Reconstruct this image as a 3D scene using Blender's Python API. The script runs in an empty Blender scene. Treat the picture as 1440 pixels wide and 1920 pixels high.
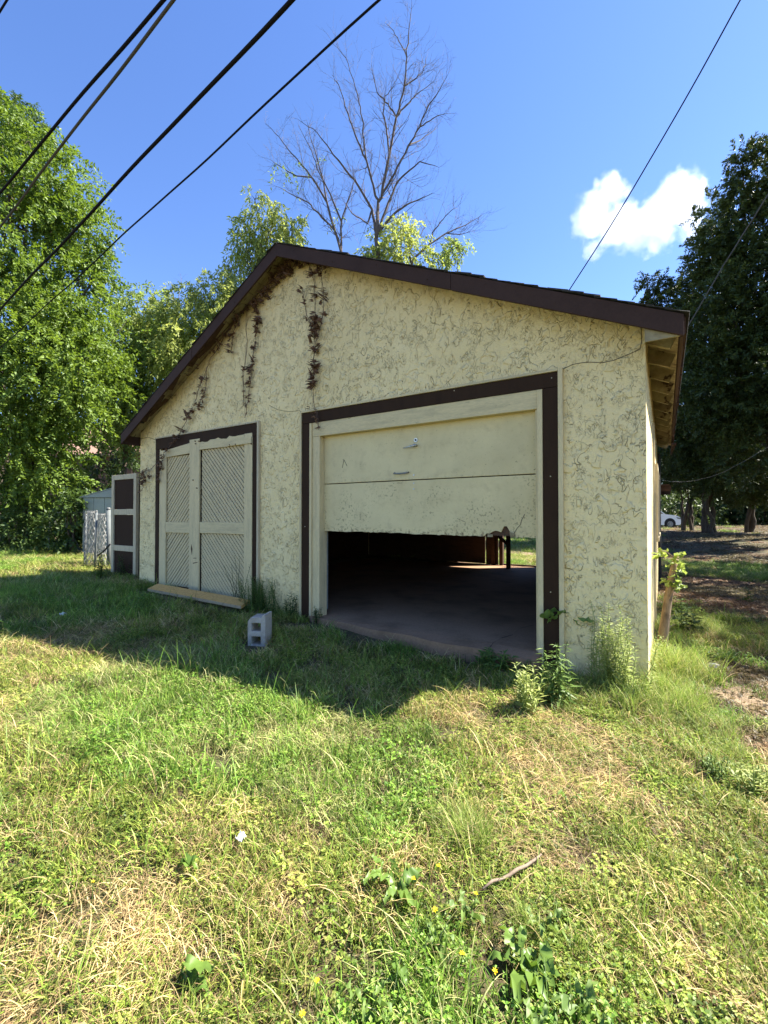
import bpy, bmesh, math, random
import numpy as np
from mathutils import Vector, Matrix, noise as mnoise
R = math.radians
rnd = random.Random(7)
rng = np.random.default_rng(7)
S = bpy.context.scene
COL = S.collection

# ------------------------------------------------------------------ camera, sky, sun, exposure
FPX, YAW, PITCH = 829.0, R(32.4), R(0.9)
CAM = np.array([0.0, -4.43, 1.35])
FW = np.array([-math.sin(YAW)*math.cos(PITCH), math.cos(YAW)*math.cos(PITCH), math.sin(PITCH)])
RT = np.array([math.cos(YAW), math.sin(YAW), 0.0])
UP = np.cross(RT, FW)
CY = 966 - FPX*math.tan(PITCH)
cam_d = bpy.data.cameras.new('camera')
cam = bpy.data.objects.new('camera', cam_d)
COL.objects.link(cam)
cam.location = CAM
cam.rotation_euler = (math.pi/2 + PITCH, 0, YAW)
cam_d.sensor_fit = 'VERTICAL'
cam_d.sensor_height = 24.0
cam_d.lens = 24.0*FPX/1920.0
cam_d.shift_y = -(960-CY)/1920.0
cam_d.clip_start = 0.05
cam_d.clip_end = 3000
S.camera = cam
S.render.resolution_x, S.render.resolution_y = 768, 1024

SUN = np.array([0.63, 0.535, 1.0]); SUN = SUN/np.linalg.norm(SUN)
W_ = bpy.data.worlds.new('World'); S.world = W_; W_.use_nodes = True
nt = W_.node_tree; nt.nodes.clear()
sky = nt.nodes.new('ShaderNodeTexSky'); sky.sky_type = 'NISHITA'; sky.sun_disc = False
sky.sun_elevation = math.asin(SUN[2]); sky.sun_rotation = math.atan2(SUN[0], SUN[1])
sky.air_density = 1.0; sky.dust_density = 0.15; sky.ozone_density = 2.5; sky.altitude = 400
hsv = nt.nodes.new('ShaderNodeHueSaturation'); hsv.inputs['Saturation'].default_value = 1.16; hsv.inputs['Hue'].default_value = .511; nt.links.new(sky.outputs[0], hsv.inputs['Color'])
bg = nt.nodes.new('ShaderNodeBackground'); bg.inputs['Strength'].default_value = 0.077
wo = nt.nodes.new('ShaderNodeOutputWorld')
nt.links.new(hsv.outputs[0], bg.inputs['Color']); nt.links.new(bg.outputs[0], wo.inputs['Surface'])
sl = bpy.data.lights.new('sun', 'SUN'); sl.energy = 4.7; sl.angle = R(0.5); sl.color = (1.0, 0.94, 0.83)
so = bpy.data.objects.new('sun', sl); COL.objects.link(so)
so.rotation_euler = Vector(SUN).to_track_quat('Z', 'Y').to_euler(); so.location = (20, 16, 30)
vs = S.view_settings; vs.view_transform = 'Standard'; vs.look = 'None'; vs.gamma = 1; vs.use_curve_mapping = False
vs.exposure = 2.08
cy = S.cycles
cy.max_bounces = 7; cy.diffuse_bounces = 4; cy.glossy_bounces = 2; cy.transmission_bounces = 5; cy.transparent_max_bounces = 8
cy.volume_bounces = 6; cy.use_denoising = True; cy.caustics_reflective = False; cy.caustics_refractive = False
cy.sample_clamp_indirect = 6

# ------------------------------------------------------------------ where things stand
def ray(px, py): return FW + RT*(px-720)/FPX + UP*(CY-py)/FPX
def P(px, py, d): return CAM + ray(px, py)*d                       # point at camera depth d
def Wp(px, py, Y=0.0):
    r = ray(px, py); return CAM + r*((Y-CAM[1])/r[1])             # point on a plane parallel to the front wall
def G(px, py, z=-0.08):
    r = ray(px, py); return CAM + r*((z-CAM[2])/r[2])
def sstep(a, b, x):
    t = np.clip((x-a)/(b-a), 0, 1); return t*t*(3-2*t)
def vnoise(x, y, s, seed=0):                                        # cheap smooth value noise, vectorised
    x = np.asarray(x, float)*s + seed*17.3; y = np.asarray(y, float)*s + seed*9.1
    xi, yi = np.floor(x), np.floor(y); fx, fy = x-xi, y-yi
    fx = fx*fx*(3-2*fx); fy = fy*fy*(3-2*fy)
    h = lambda a, b: np.modf(np.abs(np.sin(a*127.1+b*311.7+seed)*43758.5453))[0]
    return (h(xi, yi)*(1-fx)+h(xi+1, yi)*fx)*(1-fy) + (h(xi, yi+1)*(1-fx)+h(xi+1, yi+1)*fx)*fy
def gz(x, y):
    x = np.asarray(x, float); y = np.asarray(y, float)
    near = -0.036*(np.clip(x, -11, 2)+4) - 0.02
    dist = np.hypot(x+2, y)
    z = near + 0.05*(vnoise(x, y, 0.7, 1)-.5) + 0.03*(vnoise(x, y, 2.3, 2)-.5)
    far = 0.30 + 0.15*(vnoise(x, y, 0.12, 3)-.5)
    k = sstep(11, 27, dist)
    z = z*(1-k)+far*k
    # beneath the slab
    ins = sstep(0, .25, x+7.8)*sstep(0, .25, -0.4-x)*sstep(.35, .65, y)*sstep(0, .3, 6.9-y)
    return z*(1-ins) + ins*(-0.25)

# ------------------------------------------------------------------ materials
def new_mat(name):
    m = bpy.data.materials.new(name); m.use_nodes = True; t = m.node_tree; t.nodes.clear()
    o = t.nodes.new('ShaderNodeOutputMaterial'); return m, t, o
class NT:
    def __init__(s, t): s.t = t
    def n(s, typ, **kw):
        nd = s.t.nodes.new('ShaderNode'+typ)
        for k, v in kw.items():
            if k.startswith('i_'): nd.inputs[int(k[2:])].default_value = v
            else: setattr(nd, k, v)
        return nd
    def l(s, a, b): s.t.links.new(a, b)
    def coord(s, scale=(1, 1, 1), kind='Object', rot=(0, 0, 0)):
        c = s.n('TexCoord'); m = s.n('Mapping'); m.inputs['Scale'].default_value = scale; m.inputs['Rotation'].default_value = rot
        s.l(c.outputs[kind], m.inputs[0]); return m.outputs[0]
    def noise(s, vec, scale, detail=3, rough=.5, dist=0.0):
        nn = s.n('TexNoise'); nn.inputs['Scale'].default_value = scale; nn.inputs['Detail'].default_value = detail
        nn.inputs['Roughness'].default_value = rough; nn.inputs['Distortion'].default_value = dist
        if vec is not None: s.l(vec, nn.inputs['Vector'])
        return nn.outputs['Fac']
    def rng(s, v, a, b, c=0.0, d=1.0, smooth=True):
        m = s.n('MapRange'); m.interpolation_type = 'SMOOTHSTEP' if smooth else 'LINEAR'
        for i, x in zip((1, 2, 3, 4), (a, b, c, d)): m.inputs[i].default_value = x
        s.l(v, m.inputs[0]); return m.outputs[0]
    def math(s, op, a, b=None):
        m = s.n('Math', operation=op)
        for i, x in enumerate((a, b)):
            if x is None: continue
            if isinstance(x, (int, float)): m.inputs[i].default_value = x
            else: s.l(x, m.inputs[i])
        return m.outputs[0]
    def mix(s, f, a, b):
        m = s.n('Mix', data_type='RGBA')
        if isinstance(f, (int, float)): m.inputs[0].default_value = f
        else: s.l(f, m.inputs[0])
        for i, x in ((6, a), (7, b)):
            if isinstance(x, tuple): m.inputs[i].default_value = (*x, 1)
            else: s.l(x, m.inputs[i])
        return m.outputs[2]
    def pr(s, out, color, rough=.8, bump=None, bd=.01, bs=.5, metal=0, spec=.3):
        p = s.n('BsdfPrincipled')
        if isinstance(color, tuple): p.inputs['Base Color'].default_value = (*color, 1)
        else: s.l(color, p.inputs['Base Color'])
        if isinstance(rough, (int, float)): p.inputs['Roughness'].default_value = rough
        else: s.l(rough, p.inputs['Roughness'])
        p.inputs['Metallic'].default_value = metal; p.inputs['Specular IOR Level'].default_value = spec
        if bump is not None:
            b = s.n('Bump'); b.inputs['Strength'].default_value = bs; b.inputs['Distance'].default_value = bd
            s.l(bump, b.inputs['Height']); s.l(b.outputs[0], p.inputs['Normal'])
        s.l(p.outputs[0], out.inputs[0]); return p

def grime_mat(name, base, dark, scale=3, amt=.6, rough=.8, stretch=(1, 1, 1), fine=60, bd=.004, metal=0, spec=.3, peel=None):
    m, t, o = new_mat(name); N = NT(t); v = N.coord(stretch)
    a = N.noise(v, scale, 5, .6); f = N.rng(a, .42, .72, 0, amt)
    c = N.mix(f, base, dark)
    g = N.noise(v, fine, 3, .6)
    c = N.mix(N.rng(g, .3, .75, 0, .35), c, dark)
    if peel:
        pn = N.noise(v, peel[1], 4, .7); c = N.mix(N.rng(pn, peel[2], peel[2]+.04), c, peel[0])
    N.pr(o, c, rough, g, bd, .6, metal, spec); return m

MT = {}
# stucco with skip-trowel worm marks
m, t, o = new_mat('stucco'); N = NT(t)
v = N.coord((1, 1, .62)); v2 = N.coord()
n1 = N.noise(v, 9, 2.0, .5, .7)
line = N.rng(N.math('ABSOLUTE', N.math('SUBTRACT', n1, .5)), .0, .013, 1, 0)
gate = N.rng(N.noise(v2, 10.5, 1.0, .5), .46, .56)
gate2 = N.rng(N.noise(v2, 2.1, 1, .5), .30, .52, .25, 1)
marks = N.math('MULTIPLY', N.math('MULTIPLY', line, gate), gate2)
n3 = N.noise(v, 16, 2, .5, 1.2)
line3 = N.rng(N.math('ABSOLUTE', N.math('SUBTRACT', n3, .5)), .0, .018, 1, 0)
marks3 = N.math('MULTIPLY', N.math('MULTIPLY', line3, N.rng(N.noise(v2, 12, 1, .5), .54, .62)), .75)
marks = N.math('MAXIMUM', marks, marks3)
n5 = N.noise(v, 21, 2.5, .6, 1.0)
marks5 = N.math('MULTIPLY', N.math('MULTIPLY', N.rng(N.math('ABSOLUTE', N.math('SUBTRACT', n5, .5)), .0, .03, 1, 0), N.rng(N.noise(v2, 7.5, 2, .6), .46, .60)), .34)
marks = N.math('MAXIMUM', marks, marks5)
step = N.math('MULTIPLY', N.rng(n1, .485, .515), gate)
fine = N.noise(v2, 90, 3, .6)
big = N.noise(v2, .9, 4, .6)
col = N.mix(N.rng(big, .3, .75), (.86, .69, .355), (.77, .61, .305))
col = N.mix(N.rng(N.noise(v2, 5, 4, .6), .5, .8, 0, .5), col, (.84, .71, .42))
col = N.mix(N.math('MULTIPLY', marks, .42), col, (.27, .20, .09))  # crevice shade and collected dirt both put into the colour along the marks
spk = N.rng(N.noise(v2, 38, 2, .5), .70, .76); col = N.mix(N.math('MULTIPLY', spk, .35), col, (.22, .17, .08))
h = N.math('ADD', N.math('ADD', N.math('MULTIPLY', step, .55), N.math('MULTIPLY', N.noise(v2, 14, 3, .6), .8)), N.math('MULTIPLY', fine, .14))
stk = N.noise(N.coord((7, 7, .5)), 1.3, 5, .65); col = N.mix(N.rng(stk, .52, .8, 0, .35), col, (.47, .37, .19))
h = N.math('SUBTRACT', h, N.math('MULTIPLY', marks, .7))
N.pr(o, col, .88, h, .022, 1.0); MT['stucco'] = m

def door_panel_mat(name, thr, spec=(.20, .165, .08)):
    m, t, o = new_mat(name); N = NT(t); v = N.coord((1, 1, 1)); vs_ = N.coord((1.5, 1, 1.5))
    c = N.mix(N.rng(N.noise(v, 1.6, 4, .6), .3, .75), (.70, .58, .31), (.58, .475, .25))
    c = N.mix(N.rng(N.noise(v, 7, 5, .65), .5, .75, 0, .5), c, (.47, .37, .20))
    sp = N.rng(N.noise(v, 34, 2.5, .6), thr, thr+.05)
    rg = N.rng(N.noise(v, 2.6, 2, .5), .44, .62)
    c = N.mix(N.math('MULTIPLY', N.math('MULTIPLY', sp, rg), .65), c, spec)
    sp2 = N.rng(N.noise(v, 80, 2, .5), .68, .72); c = N.mix(N.math('MULTIPLY', sp2, .5), c, (.17, .12, .06))
    geo = N.n('TexCoord'); sx = N.n('SeparateXYZ'); N.l(geo.outputs['Object'], sx.inputs[0])
    edge = N.math('MULTIPLY', N.rng(sx.outputs[2], 0.0, .10, 1, 0), N.rng(N.noise(vs_, 16, 4, .7), .50, .62))
    c = N.mix(N.math('MULTIPLY', edge, .8 if 'lower' in name else .15), c, (.13, .08, .045))
    N.pr(o, c, .6, N.math('ADD', N.math('MULTIPLY', N.noise(v, 3.0, 3, .5), 3.0), N.noise(v, 20, 5, .6)), .006, .7, 0, .3); return m
MT['door_upper'] = door_panel_mat('door_paint_upper', .64)
MT['door_lower'] = door_panel_mat('door_paint_lower', .56)
MT['cream'] = grime_mat('cream_paint', (.69, .555, .30), (.36, .30, .18), 3, .45, .7, (6, 6, 1), 22, .003, peel=((.20, .18, .15), 5, .70))
MT['cream_h'] = grime_mat('cream_paint_rail', (.68, .55, .295), (.36, .30, .18), 3, .5, .7, (1, 6, 6), 22, .003, peel=((.16, .13, .09), 5, .66))
MT['slat'] = grime_mat('cream_slat', (.61, .49, .27), (.38, .32, .20), 4, .5, .75, (2, 2, 2), 30, .003, peel=((.17, .13, .08), 7, .70))
MT['greytrim'] = grime_mat('weathered_grey_trim', (.56, .47, .31), (.30, .25, .16), 6, .6, .7, (8, 8, 1), 20)
MT['brown'] = grime_mat('dark_brown_trim', (.040, .021, .011), (.026, .014, .008), 2.5, .6, .75, (4, 4, 1), 30, .002, spec=.12, peel=((.09, .06, .04), 9, .80))
MT['fascia'] = grime_mat('fascia_brown', (.060, .034, .026), (.038, .022, .017), 3, .5, .75, (1, 1, 1), 40, .002, spec=.12)
MT['brownpanel'] = grime_mat('panel_brown', (.040, .022, .014), (.03, .016, .010), 2, .5, .8, spec=.1)
MT['soffit'] = grime_mat('peeling_soffit', (.40, .34, .20), (.12, .08, .045), 3, .8, .85, (1, 4, 1), 20, .004, peel=((.07, .045, .03), 6, .60))
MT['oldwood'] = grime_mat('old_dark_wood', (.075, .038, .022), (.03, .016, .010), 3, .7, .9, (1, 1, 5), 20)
MT['shingle'] = grime_mat('shingle', (.05, .047, .045), (.02, .02, .02), 9, .7, .95, (1, 1, 1), 120)
MT['concrete'] = grime_mat('old_concrete', (.36, .215, .125), (.14, .085, .045), 1.6, .7, .9, (1, 1, 1), 40, .006)
MT['block'] = grime_mat('cinder_grey', (.45, .40, .33), (.24, .21, .17), 6, .9, .95, (1, 1, 1), 90, .006)
MT['galv'] = grime_mat('galvanised', (.22, .225, .22), (.12, .12, .115), 5, .6, .55, (1, 1, 1), 40, .001, metal=.3, spec=.5)
MT['postgrey'] = grime_mat('dull_post', (.13, .145, .145), (.07, .08, .08), 5, .6, .7)
MT['steel'] = grime_mat('chromed_steel', (.55, .55, .52), (.25, .22, .17), 12, .6, .35, metal=.9)
MT['blackmetal'] = grime_mat('black_metal', (.03, .03, .03), (.015, .015, .015), 8)
MT['shedmetal'] = grime_mat('shed_metal', (.30, .33, .29), (.19, .21, .18), 2, .5, .6, spec=.4)
MT['osb'] = grime_mat('strand_board', (.66, .38, .12), (.42, .23, .07), 24, .9, .85, (1, 2.5, 1), 60)
MT['osbedge'] = grime_mat('strand_board_edge', (.50, .37, .22), (.32, .22, .12), 30, .8, .9)
MT['cable'] = grime_mat('black_cable', (.012, .011, .014), (.010, .009, .010), 1, rough=.8, fine=2, bd=1e-5, spec=.1)
MT['cablegrey'] = grime_mat('grey_cable', (.10, .095, .09), (.06, .06, .055), 1.5, rough=.8, fine=3, bd=1e-5, spec=.1)
MT['line'] = grime_mat('pale_line', (.25, .25, .24), (.15, .15, .14), 8)
MT['bark'] = grime_mat('bark', (.11, .085, .062), (.045, .033, .024), 6, .8, .95, (4, 4, .8), 26, .02)
MT['barkgrey'] = grime_mat('grey_bark', (.14, .115, .10), (.07, .055, .05), 6, .8, .95, (4, 4, .8), 26, .01)
MT['barktan'] = grime_mat('tan_bark', (.27, .195, .12), (.11, .075, .045), 5, .95, .9, (4, 4, 1.2), 30, .012)
MT['vine'] = grime_mat('dead_vine_stem', (.17, .11, .075), (.08, .05, .035), 20)
MT['stick'] = grime_mat('stick_bark', (.24, .18, .13), (.10, .07, .05), 20)
MT['paper'] = grime_mat('white_paper', (.80, .80, .80), (.6, .6, .6), 20)
MT['yellow'] = grime_mat('yellow_petals', (.85, .62, .02), (.7, .45, .01), 60)
MT['brick'] = grime_mat('neighbour_wall', (.14, .075, .05), (.07, .04, .03), 4)
MT['rooftan'] = grime_mat('neighbour_roof', (.40, .24, .17), (.22, .13, .09), 6)
MT['carwhite'] = grime_mat('white_car_paint', (.80, .81, .82), (.72, .72, .72), 2, .3, .25, bd=0.0001, spec=.6)
MT['carglass'] = grime_mat('car_glass', (.02, .025, .03), (.015, .015, .02), 2, .2, .1, bd=0.0001, spec=.6)
MT['tyre'] = grime_mat('tyre', (.02, .02, .02), (.012, .012, .012), 9)
MT['rust'] = grime_mat('rotten_edge', (.10, .055, .03), (.04, .02, .012), 12, .8)
MT['crack'] = grime_mat('crack_dark', (.035, .025, .018), (.02, .015, .01), 12)
MT['stone'] = grime_mat('pale_stone', (.42, .42, .42), (.3, .3, .3), 12)

def leaf_mat(name, c1, c2, trans=.35, rough=.5, attr='tint', kind='GEOMETRY', c3=None, spec=.3):
    m, t, o = new_mat(name); N = NT(t)
    a = N.n('Attribute', attribute_name=attr, attribute_type=kind)
    c = N.mix(a.outputs['Fac'], c1, c2)
    if c3: c = N.mix(N.rng(a.outputs['Fac'], .93, .97), c, c3)
    p = N.n('BsdfPrincipled'); N.l(c, p.inputs['Base Color']); p.inputs['Roughness'].default_value = rough; p.inputs['Specular IOR Level'].default_value = spec
    tr = N.n('BsdfTranslucent')
    hs = N.n('HueSaturation'); hs.inputs['Saturation'].default_value = 1.1; hs.inputs['Value'].default_value = 1.5; N.l(c, hs.inputs['Color'])
    hs.inputs['Hue'].default_value = .49
    N.l(hs.outputs[0], tr.inputs[0])
    mx = N.n('MixShader'); mx.inputs[0].default_value = trans
    N.l(p.outputs[0], mx.inputs[1]); N.l(tr.outputs[0], mx.inputs[2]); N.l(mx.outputs[0], o.inputs[0]); return m
MT['leaf_a'] = leaf_mat('leaf_maple', (.07, .125, .02), (.18, .26, .045))
MT['leaf_b'] = leaf_mat('leaf_boxelder', (.11, .17, .04), (.26, .33, .09), .5)
MT['leaf_c'] = leaf_mat('leaf_yellow_green', (.18, .24, .055), (.38, .42, .13), .5)
MT['leaf_dark'] = leaf_mat('leaf_conifer', (.032, .052, .012), (.08, .11, .025), .15)
MT['leaf_shrub'] = leaf_mat('leaf_shrub', (.04, .075, .018), (.10, .15, .035), .3)
MT['leaf_wood'] = leaf_mat('leaf_far_wood', (.028, .05, .016), (.08, .115, .03), .25)
MT['leaf_weed'] = leaf_mat('leaf_weed', (.08, .14, .035), (.17, .25, .06), .3)
MT['leaf_pale'] = leaf_mat('leaf_pale_weed', (.23, .29, .09), (.42, .47, .18), .45)
MT['leaf_big'] = leaf_mat('leaf_broad', (.09, .16, .03), (.17, .26, .05), .3, .4)
MT['leaf_dead'] = leaf_mat('leaf_dead', (.075, .038, .026), (.20, .12, .08), .15, .8)

# blades: colour painted per template vertex, toned per instance
m, t, o = new_mat('grass_blades'); N = NT(t)
a = N.n('Attribute', attribute_name='col', attribute_type='GEOMETRY'); b = N.n('Attribute', attribute_name='tone', attribute_type='INSTANCER')
ml = N.n('Mix', data_type='RGBA', blend_type='MULTIPLY'); ml.inputs[0].default_value = 1
N.l(a.outputs['Color'], ml.inputs[6]); N.l(b.outputs['Color'], ml.inputs[7])
p = N.n('BsdfPrincipled'); p.inputs['Roughness'].default_value = .5; p.inputs['Specular IOR Level'].default_value = .3; N.l(ml.outputs[2], p.inputs['Base Color'])
tr = N.n('BsdfTranslucent'); hs = N.n('HueSaturation'); hs.inputs['Value'].default_value = 1.4; N.l(ml.outputs[2], hs.inputs['Color']); N.l(hs.outputs[0], tr.inputs[0])
mx = N.n('MixShader'); mx.inputs[0].default_value = .3; N.l(p.outputs[0], mx.inputs[1]); N.l(tr.outputs[0], mx.inputs[2]); N.l(mx.outputs[0], o.inputs[0])
MT['grass'] = m

# ground soil
m, t, o = new_mat('ground_soil'); N = NT(t); v = N.coord()
c = N.mix(N.rng(N.noise(v, 1.2, 5, .6), .35, .65), (.085, .06, .035), (.06, .065, .022))
c = N.mix(N.rng(N.noise(v, 30, 4, .7), .45, .65, 0, .8), c, (.13, .095, .055))
c = N.mix(N.rng(N.noise(v, 75, 3, .7), .5, .7, 0, .6), c, (.03, .022, .014))
N.pr(o, c, .95, N.noise(v, 45, 5, .7), .03, .8); MT['ground'] = m
m, t, o = new_mat('bare_path'); N = NT(t); v = N.coord()
c = N.mix(N.rng(N.noise(v, 6, 5, .7), .3, .7), (.27, .20, .13), (.16, .115, .07))
c = N.mix(N.rng(N.noise(v, 60, 4, .7), .5, .7, 0, .7), c, (.11, .08, .05))
N.pr(o, c, .95, N.noise(v, 45, 5, .7), .02, .8); MT['path'] = m

# ------------------------------------------------------------------ mesh helpers
def off_of(parent):
    v = Vector((0, 0, 0)); p = parent
    while p is not None:
        v += p.location; p = p.parent
    return v
def mk_obj(name, me, parent=None, loc=None):
    ob = bpy.data.objects.new(name, me); COL.objects.link(ob)
    if parent is not None: ob.parent = parent
    if loc is not None: ob.location = Vector(loc) - off_of(parent)
    return ob
def tag(o, label=None, cat=None, group=None, kind=None):
    if label: o['label'] = label
    if cat: o['category'] = cat
    if group: o['group'] = group
    if kind: o['kind'] = kind
    return o
def thing(name, loc, label, cat, group=None):
    o = bpy.data.objects.new(name, None); COL.objects.link(o); o.location = [float(q) for q in loc]
    o.empty_display_size = .2
    return tag(o, label, cat, group)

class MB:
    def __init__(s): s.v = []; s.f = []
    def add(s, vs, fs):
        b = len(s.v); s.v += [tuple(map(float, q)) for q in vs]; s.f += [tuple(b+i for i in f) for f in fs]; return s
    def box(s, x0, x1, y0, y1, z0, z1):
        return s.add([(x0, y0, z0), (x1, y0, z0), (x1, y1, z0), (x0, y1, z0), (x0, y0, z1), (x1, y0, z1), (x1, y1, z1), (x0, y1, z1)],
                     [(0, 3, 2, 1), (4, 5, 6, 7), (0, 1, 5, 4), (1, 2, 6, 5), (2, 3, 7, 6), (3, 0, 4, 7)])
    def hexa(s, a):                                                  # eight corners, same order as box
        return s.add(a, [(0, 3, 2, 1), (4, 5, 6, 7), (0, 1, 5, 4), (1, 2, 6, 5), (2, 3, 7, 6), (3, 0, 4, 7)])
    def bar(s, a, b, w, h, up=(0, 0, 1)):
        a = Vector(a); b = Vector(b); d = (b-a).normalized(); sd = d.cross(Vector(up))
        if sd.length < 1e-3: sd = d.cross(Vector((1, 0, 0)))
        sd.normalize(); u = sd.cross(d)
        c = []
        for q in (-h/2, h/2):
            for p_, w_ in ((a, -w/2), (b, -w/2), (b, w/2), (a, w/2)): c.append(p_+sd*w_+u*q)
        return s.hexa(c)
    def prism(s, poly, y0, y1, plane='XZ'):                          # polygon in XZ drawn from y0 to y1
        n = len(poly)
        if plane == 'XZ': vs = [(x, y0, z) for x, z in poly]+[(x, y1, z) for x, z in poly]
        else: vs = [(y0, x, z) for x, z in poly]+[(y1, x, z) for x, z in poly]
        return s.add(vs, [tuple(range(n)), tuple(range(2*n-1, n-1, -1))]+[(i, n+i, n+(i+1) % n, (i+1) % n) for i in range(n)])
    def tube(s, pts, rad, n=6, cap=True):
        pts = [Vector(p) for p in pts]; m = len(pts)
        if isinstance(rad, (int, float)): rad = [rad]*m
        b = len(s.v); prev = None
        for i, p in enumerate(pts):
            d = (pts[min(i+1, m-1)]-pts[max(i-1, 0)])
            if d.length < 1e-9: d = Vector((0, 0, 1))
            d.normalize()
            if prev is None: sd = d.orthogonal().normalized()
            else:
                sd = prev - d*prev.dot(d)
                sd = sd.normalized() if sd.length > 1e-6 else d.orthogonal().normalized()
            prev = sd; u = d.cross(sd)
            for k in range(n):
                a = 2*math.pi*k/n; q = p+(sd*math.cos(a)+u*math.sin(a))*rad[i]; s.v.append((q.x, q.y, q.z))
        for i in range(m-1):
            for k in range(n):
                s.f.append((b+i*n+k, b+i*n+(k+1) % n, b+(i+1)*n+(k+1) % n, b+(i+1)*n+k))
        if cap: s.f.append(tuple(b+k for k in range(n-1, -1, -1))); s.f.append(tuple(b+(m-1)*n+k for k in range(n)))
        return s
    def build(s, name, mat, parent=None, smooth=False, recalc=True, bevel=0, base=None):
        me = bpy.data.meshes.new(name)
        o_ = Vector(base) if base is not None else off_of(parent)
        me.from_pydata([(x-o_.x, y-o_.y, z-o_.z) for x, y, z in s.v], [], s.f)
        if recalc:
            bm = bmesh.new(); bm.from_mesh(me); bmesh.ops.recalc_face_normals(bm, faces=bm.faces)
            if any(len(f.verts) > 4 for f in bm.faces): bmesh.ops.triangulate(bm, faces=[f for f in bm.faces if len(f.verts) > 4])
            bm.to_mesh(me); bm.free()
        if smooth: me.shade_smooth()
        me.materials.append(MT[mat])
        ob = mk_obj(name, me, parent, base if (base is not None) else None)
        if bevel:
            bv = ob.modifiers.new('bevel', 'BEVEL'); bv.width = bevel; bv.segments = 2; bv.limit_method = 'ANGLE'
        return ob

def fast_mesh(name, V, F, mat, tint=None, col=None, smooth=False):    # V (n,3), F (m,k) arrays
    me = bpy.data.meshes.new(name); n, (mf, k) = len(V), F.shape
    me.vertices.add(n); me.vertices.foreach_set('co', np.ascontiguousarray(V, np.float32).ravel())
    me.loops.add(mf*k); me.loops.foreach_set('vertex_index', np.ascontiguousarray(F, np.int32).ravel())
    me.polygons.add(mf); me.polygons.foreach_set('loop_start', np.arange(0, mf*k, k, dtype=np.int32)); me.polygons.foreach_set('loop_total', np.full(mf, k, np.int32))
    if tint is not None:
        at = me.attributes.new('tint', 'FLOAT', 'FACE'); at.data.foreach_set('value', np.ascontiguousarray(tint, np.float32))
    if col is not None:
        at = me.attributes.new('col', 'FLOAT_COLOR', 'POINT'); at.data.foreach_set('color', np.ascontiguousarray(np.c_[col, np.ones(n)], np.float32).ravel())
    me.update(calc_edges=True); me.validate()
    me.materials.append(MT[mat]); 
    if smooth: me.shade_smooth()
    return me

def unit(a): return a/np.maximum(np.linalg.norm(a, axis=-1, keepdims=True), 1e-9)
def leaves_arrays(pos, axis, nrm, L, Wd, fold=.25):
    """rhombic folded leaves; returns V (4n,3), F (2n,3)"""
    n = len(pos); axis = unit(axis); side = unit(np.cross(axis, nrm)); nn = np.cross(side, axis)
    L = np.broadcast_to(np.asarray(L, float).reshape(-1, 1), (n, 1)); Wd = np.broadcast_to(np.asarray(Wd, float).reshape(-1, 1), (n, 1))
    a = pos; b = pos+axis*L*.45+side*Wd*.5+nn*Wd*fold; c = pos+axis*L; d = pos+axis*L*.45-side*Wd*.5+nn*Wd*fold
    V = np.stack([a, b, c, d], 1).reshape(-1, 3)
    i = np.arange(n)[:, None]*4
    F = np.concatenate([i+[[0, 1, 2]], i+[[0, 2, 3]]], 1).reshape(-1, 3)
    return V, F
def crown_arrays(lobes, K=14, L=.10, Wd=.05, twig=.45, droop=.35, seed=1, hollow=.45, clump=.9, thr=.35, flat=0.0):
    """lobes: (centre, radii, twigs). leaves on twigs, thinned by a clump noise so light shows through"""
    r = np.random.default_rng(seed); Ps, Ds = [], []
    for c, rad, n in lobes:
        u = unit(r.normal(size=(n, 3))); q = (hollow + (1-hollow)*r.random((n, 1))**.55)
        q *= 0.82+.36*np.clip(vnoise(u[:, 0]*3+c[0], u[:, 1]*3+u[:, 2]*2.2+c[2], 1.5, seed), 0, 1)[:, None]
        p = np.array(c)+u*np.array(rad)*q
        keep = vnoise(p[:, 0]+p[:, 2]*.6, p[:, 1]+p[:, 2]*.8, clump, seed) > thr*r.random(n)*1.6
        p = p[keep]; d = unit(u[keep]*.9+r.normal(size=p.shape)*.45+np.array([0, 0, -droop]))
        Ps.append(p); Ds.append(d)
    p = np.concatenate(Ps); d = np.concatenate(Ds); T = len(p)
    t = np.linspace(.05, 1, K)[None, :, None]*twig*(.7+.6*r.random((T, 1, 1)))
    sag = np.zeros((T, K, 3)); sag[..., 2] = -(t[..., 0]**2)*droop*.9/twig
    pos = p[:, None]+d[:, None]*t+sag+r.normal(size=(T, K, 3))*.022
    side = unit(np.cross(d, r.normal(size=(T, 3))))[:, None]*np.where(np.arange(K) % 2, 1, -1)[None, :, None]
    ax = unit(d[:, None]*.6+side*.8+r.normal(size=(T, K, 3))*.35+np.array([0, 0, -droop*.8]))
    nr = unit(r.normal(size=(T, K, 3))*.6+np.array([0, 0, 1.0])+d[:, None]*.4)
    if flat: nr = unit(nr*(1-flat)+np.array([0, 0, 1.0])*flat)
    sz = (.7+.6*r.random(T*K))
    V, F = leaves_arrays(pos.reshape(-1, 3), ax.reshape(-1, 3), nr.reshape(-1, 3), L*sz, Wd*sz)
    base = vnoise(p[:, 0], p[:, 1]+p[:, 2], .8, seed+5)
    tint = np.clip(base[:, None]*.7+.3*r.random((T, 1))+.35*(r.random((T, K))-.5), 0, 1).reshape(-1)
    return V, F, np.repeat(tint, 2)
def crown(name, lobes, mat, parent, **kw):
    V, F, ti = crown_arrays(lobes, **kw)
    o_ = off_of(parent); me = fast_mesh(name, V-np.array(o_), F, mat, tint=ti)
    return mk_obj(name, me, parent)
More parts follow.
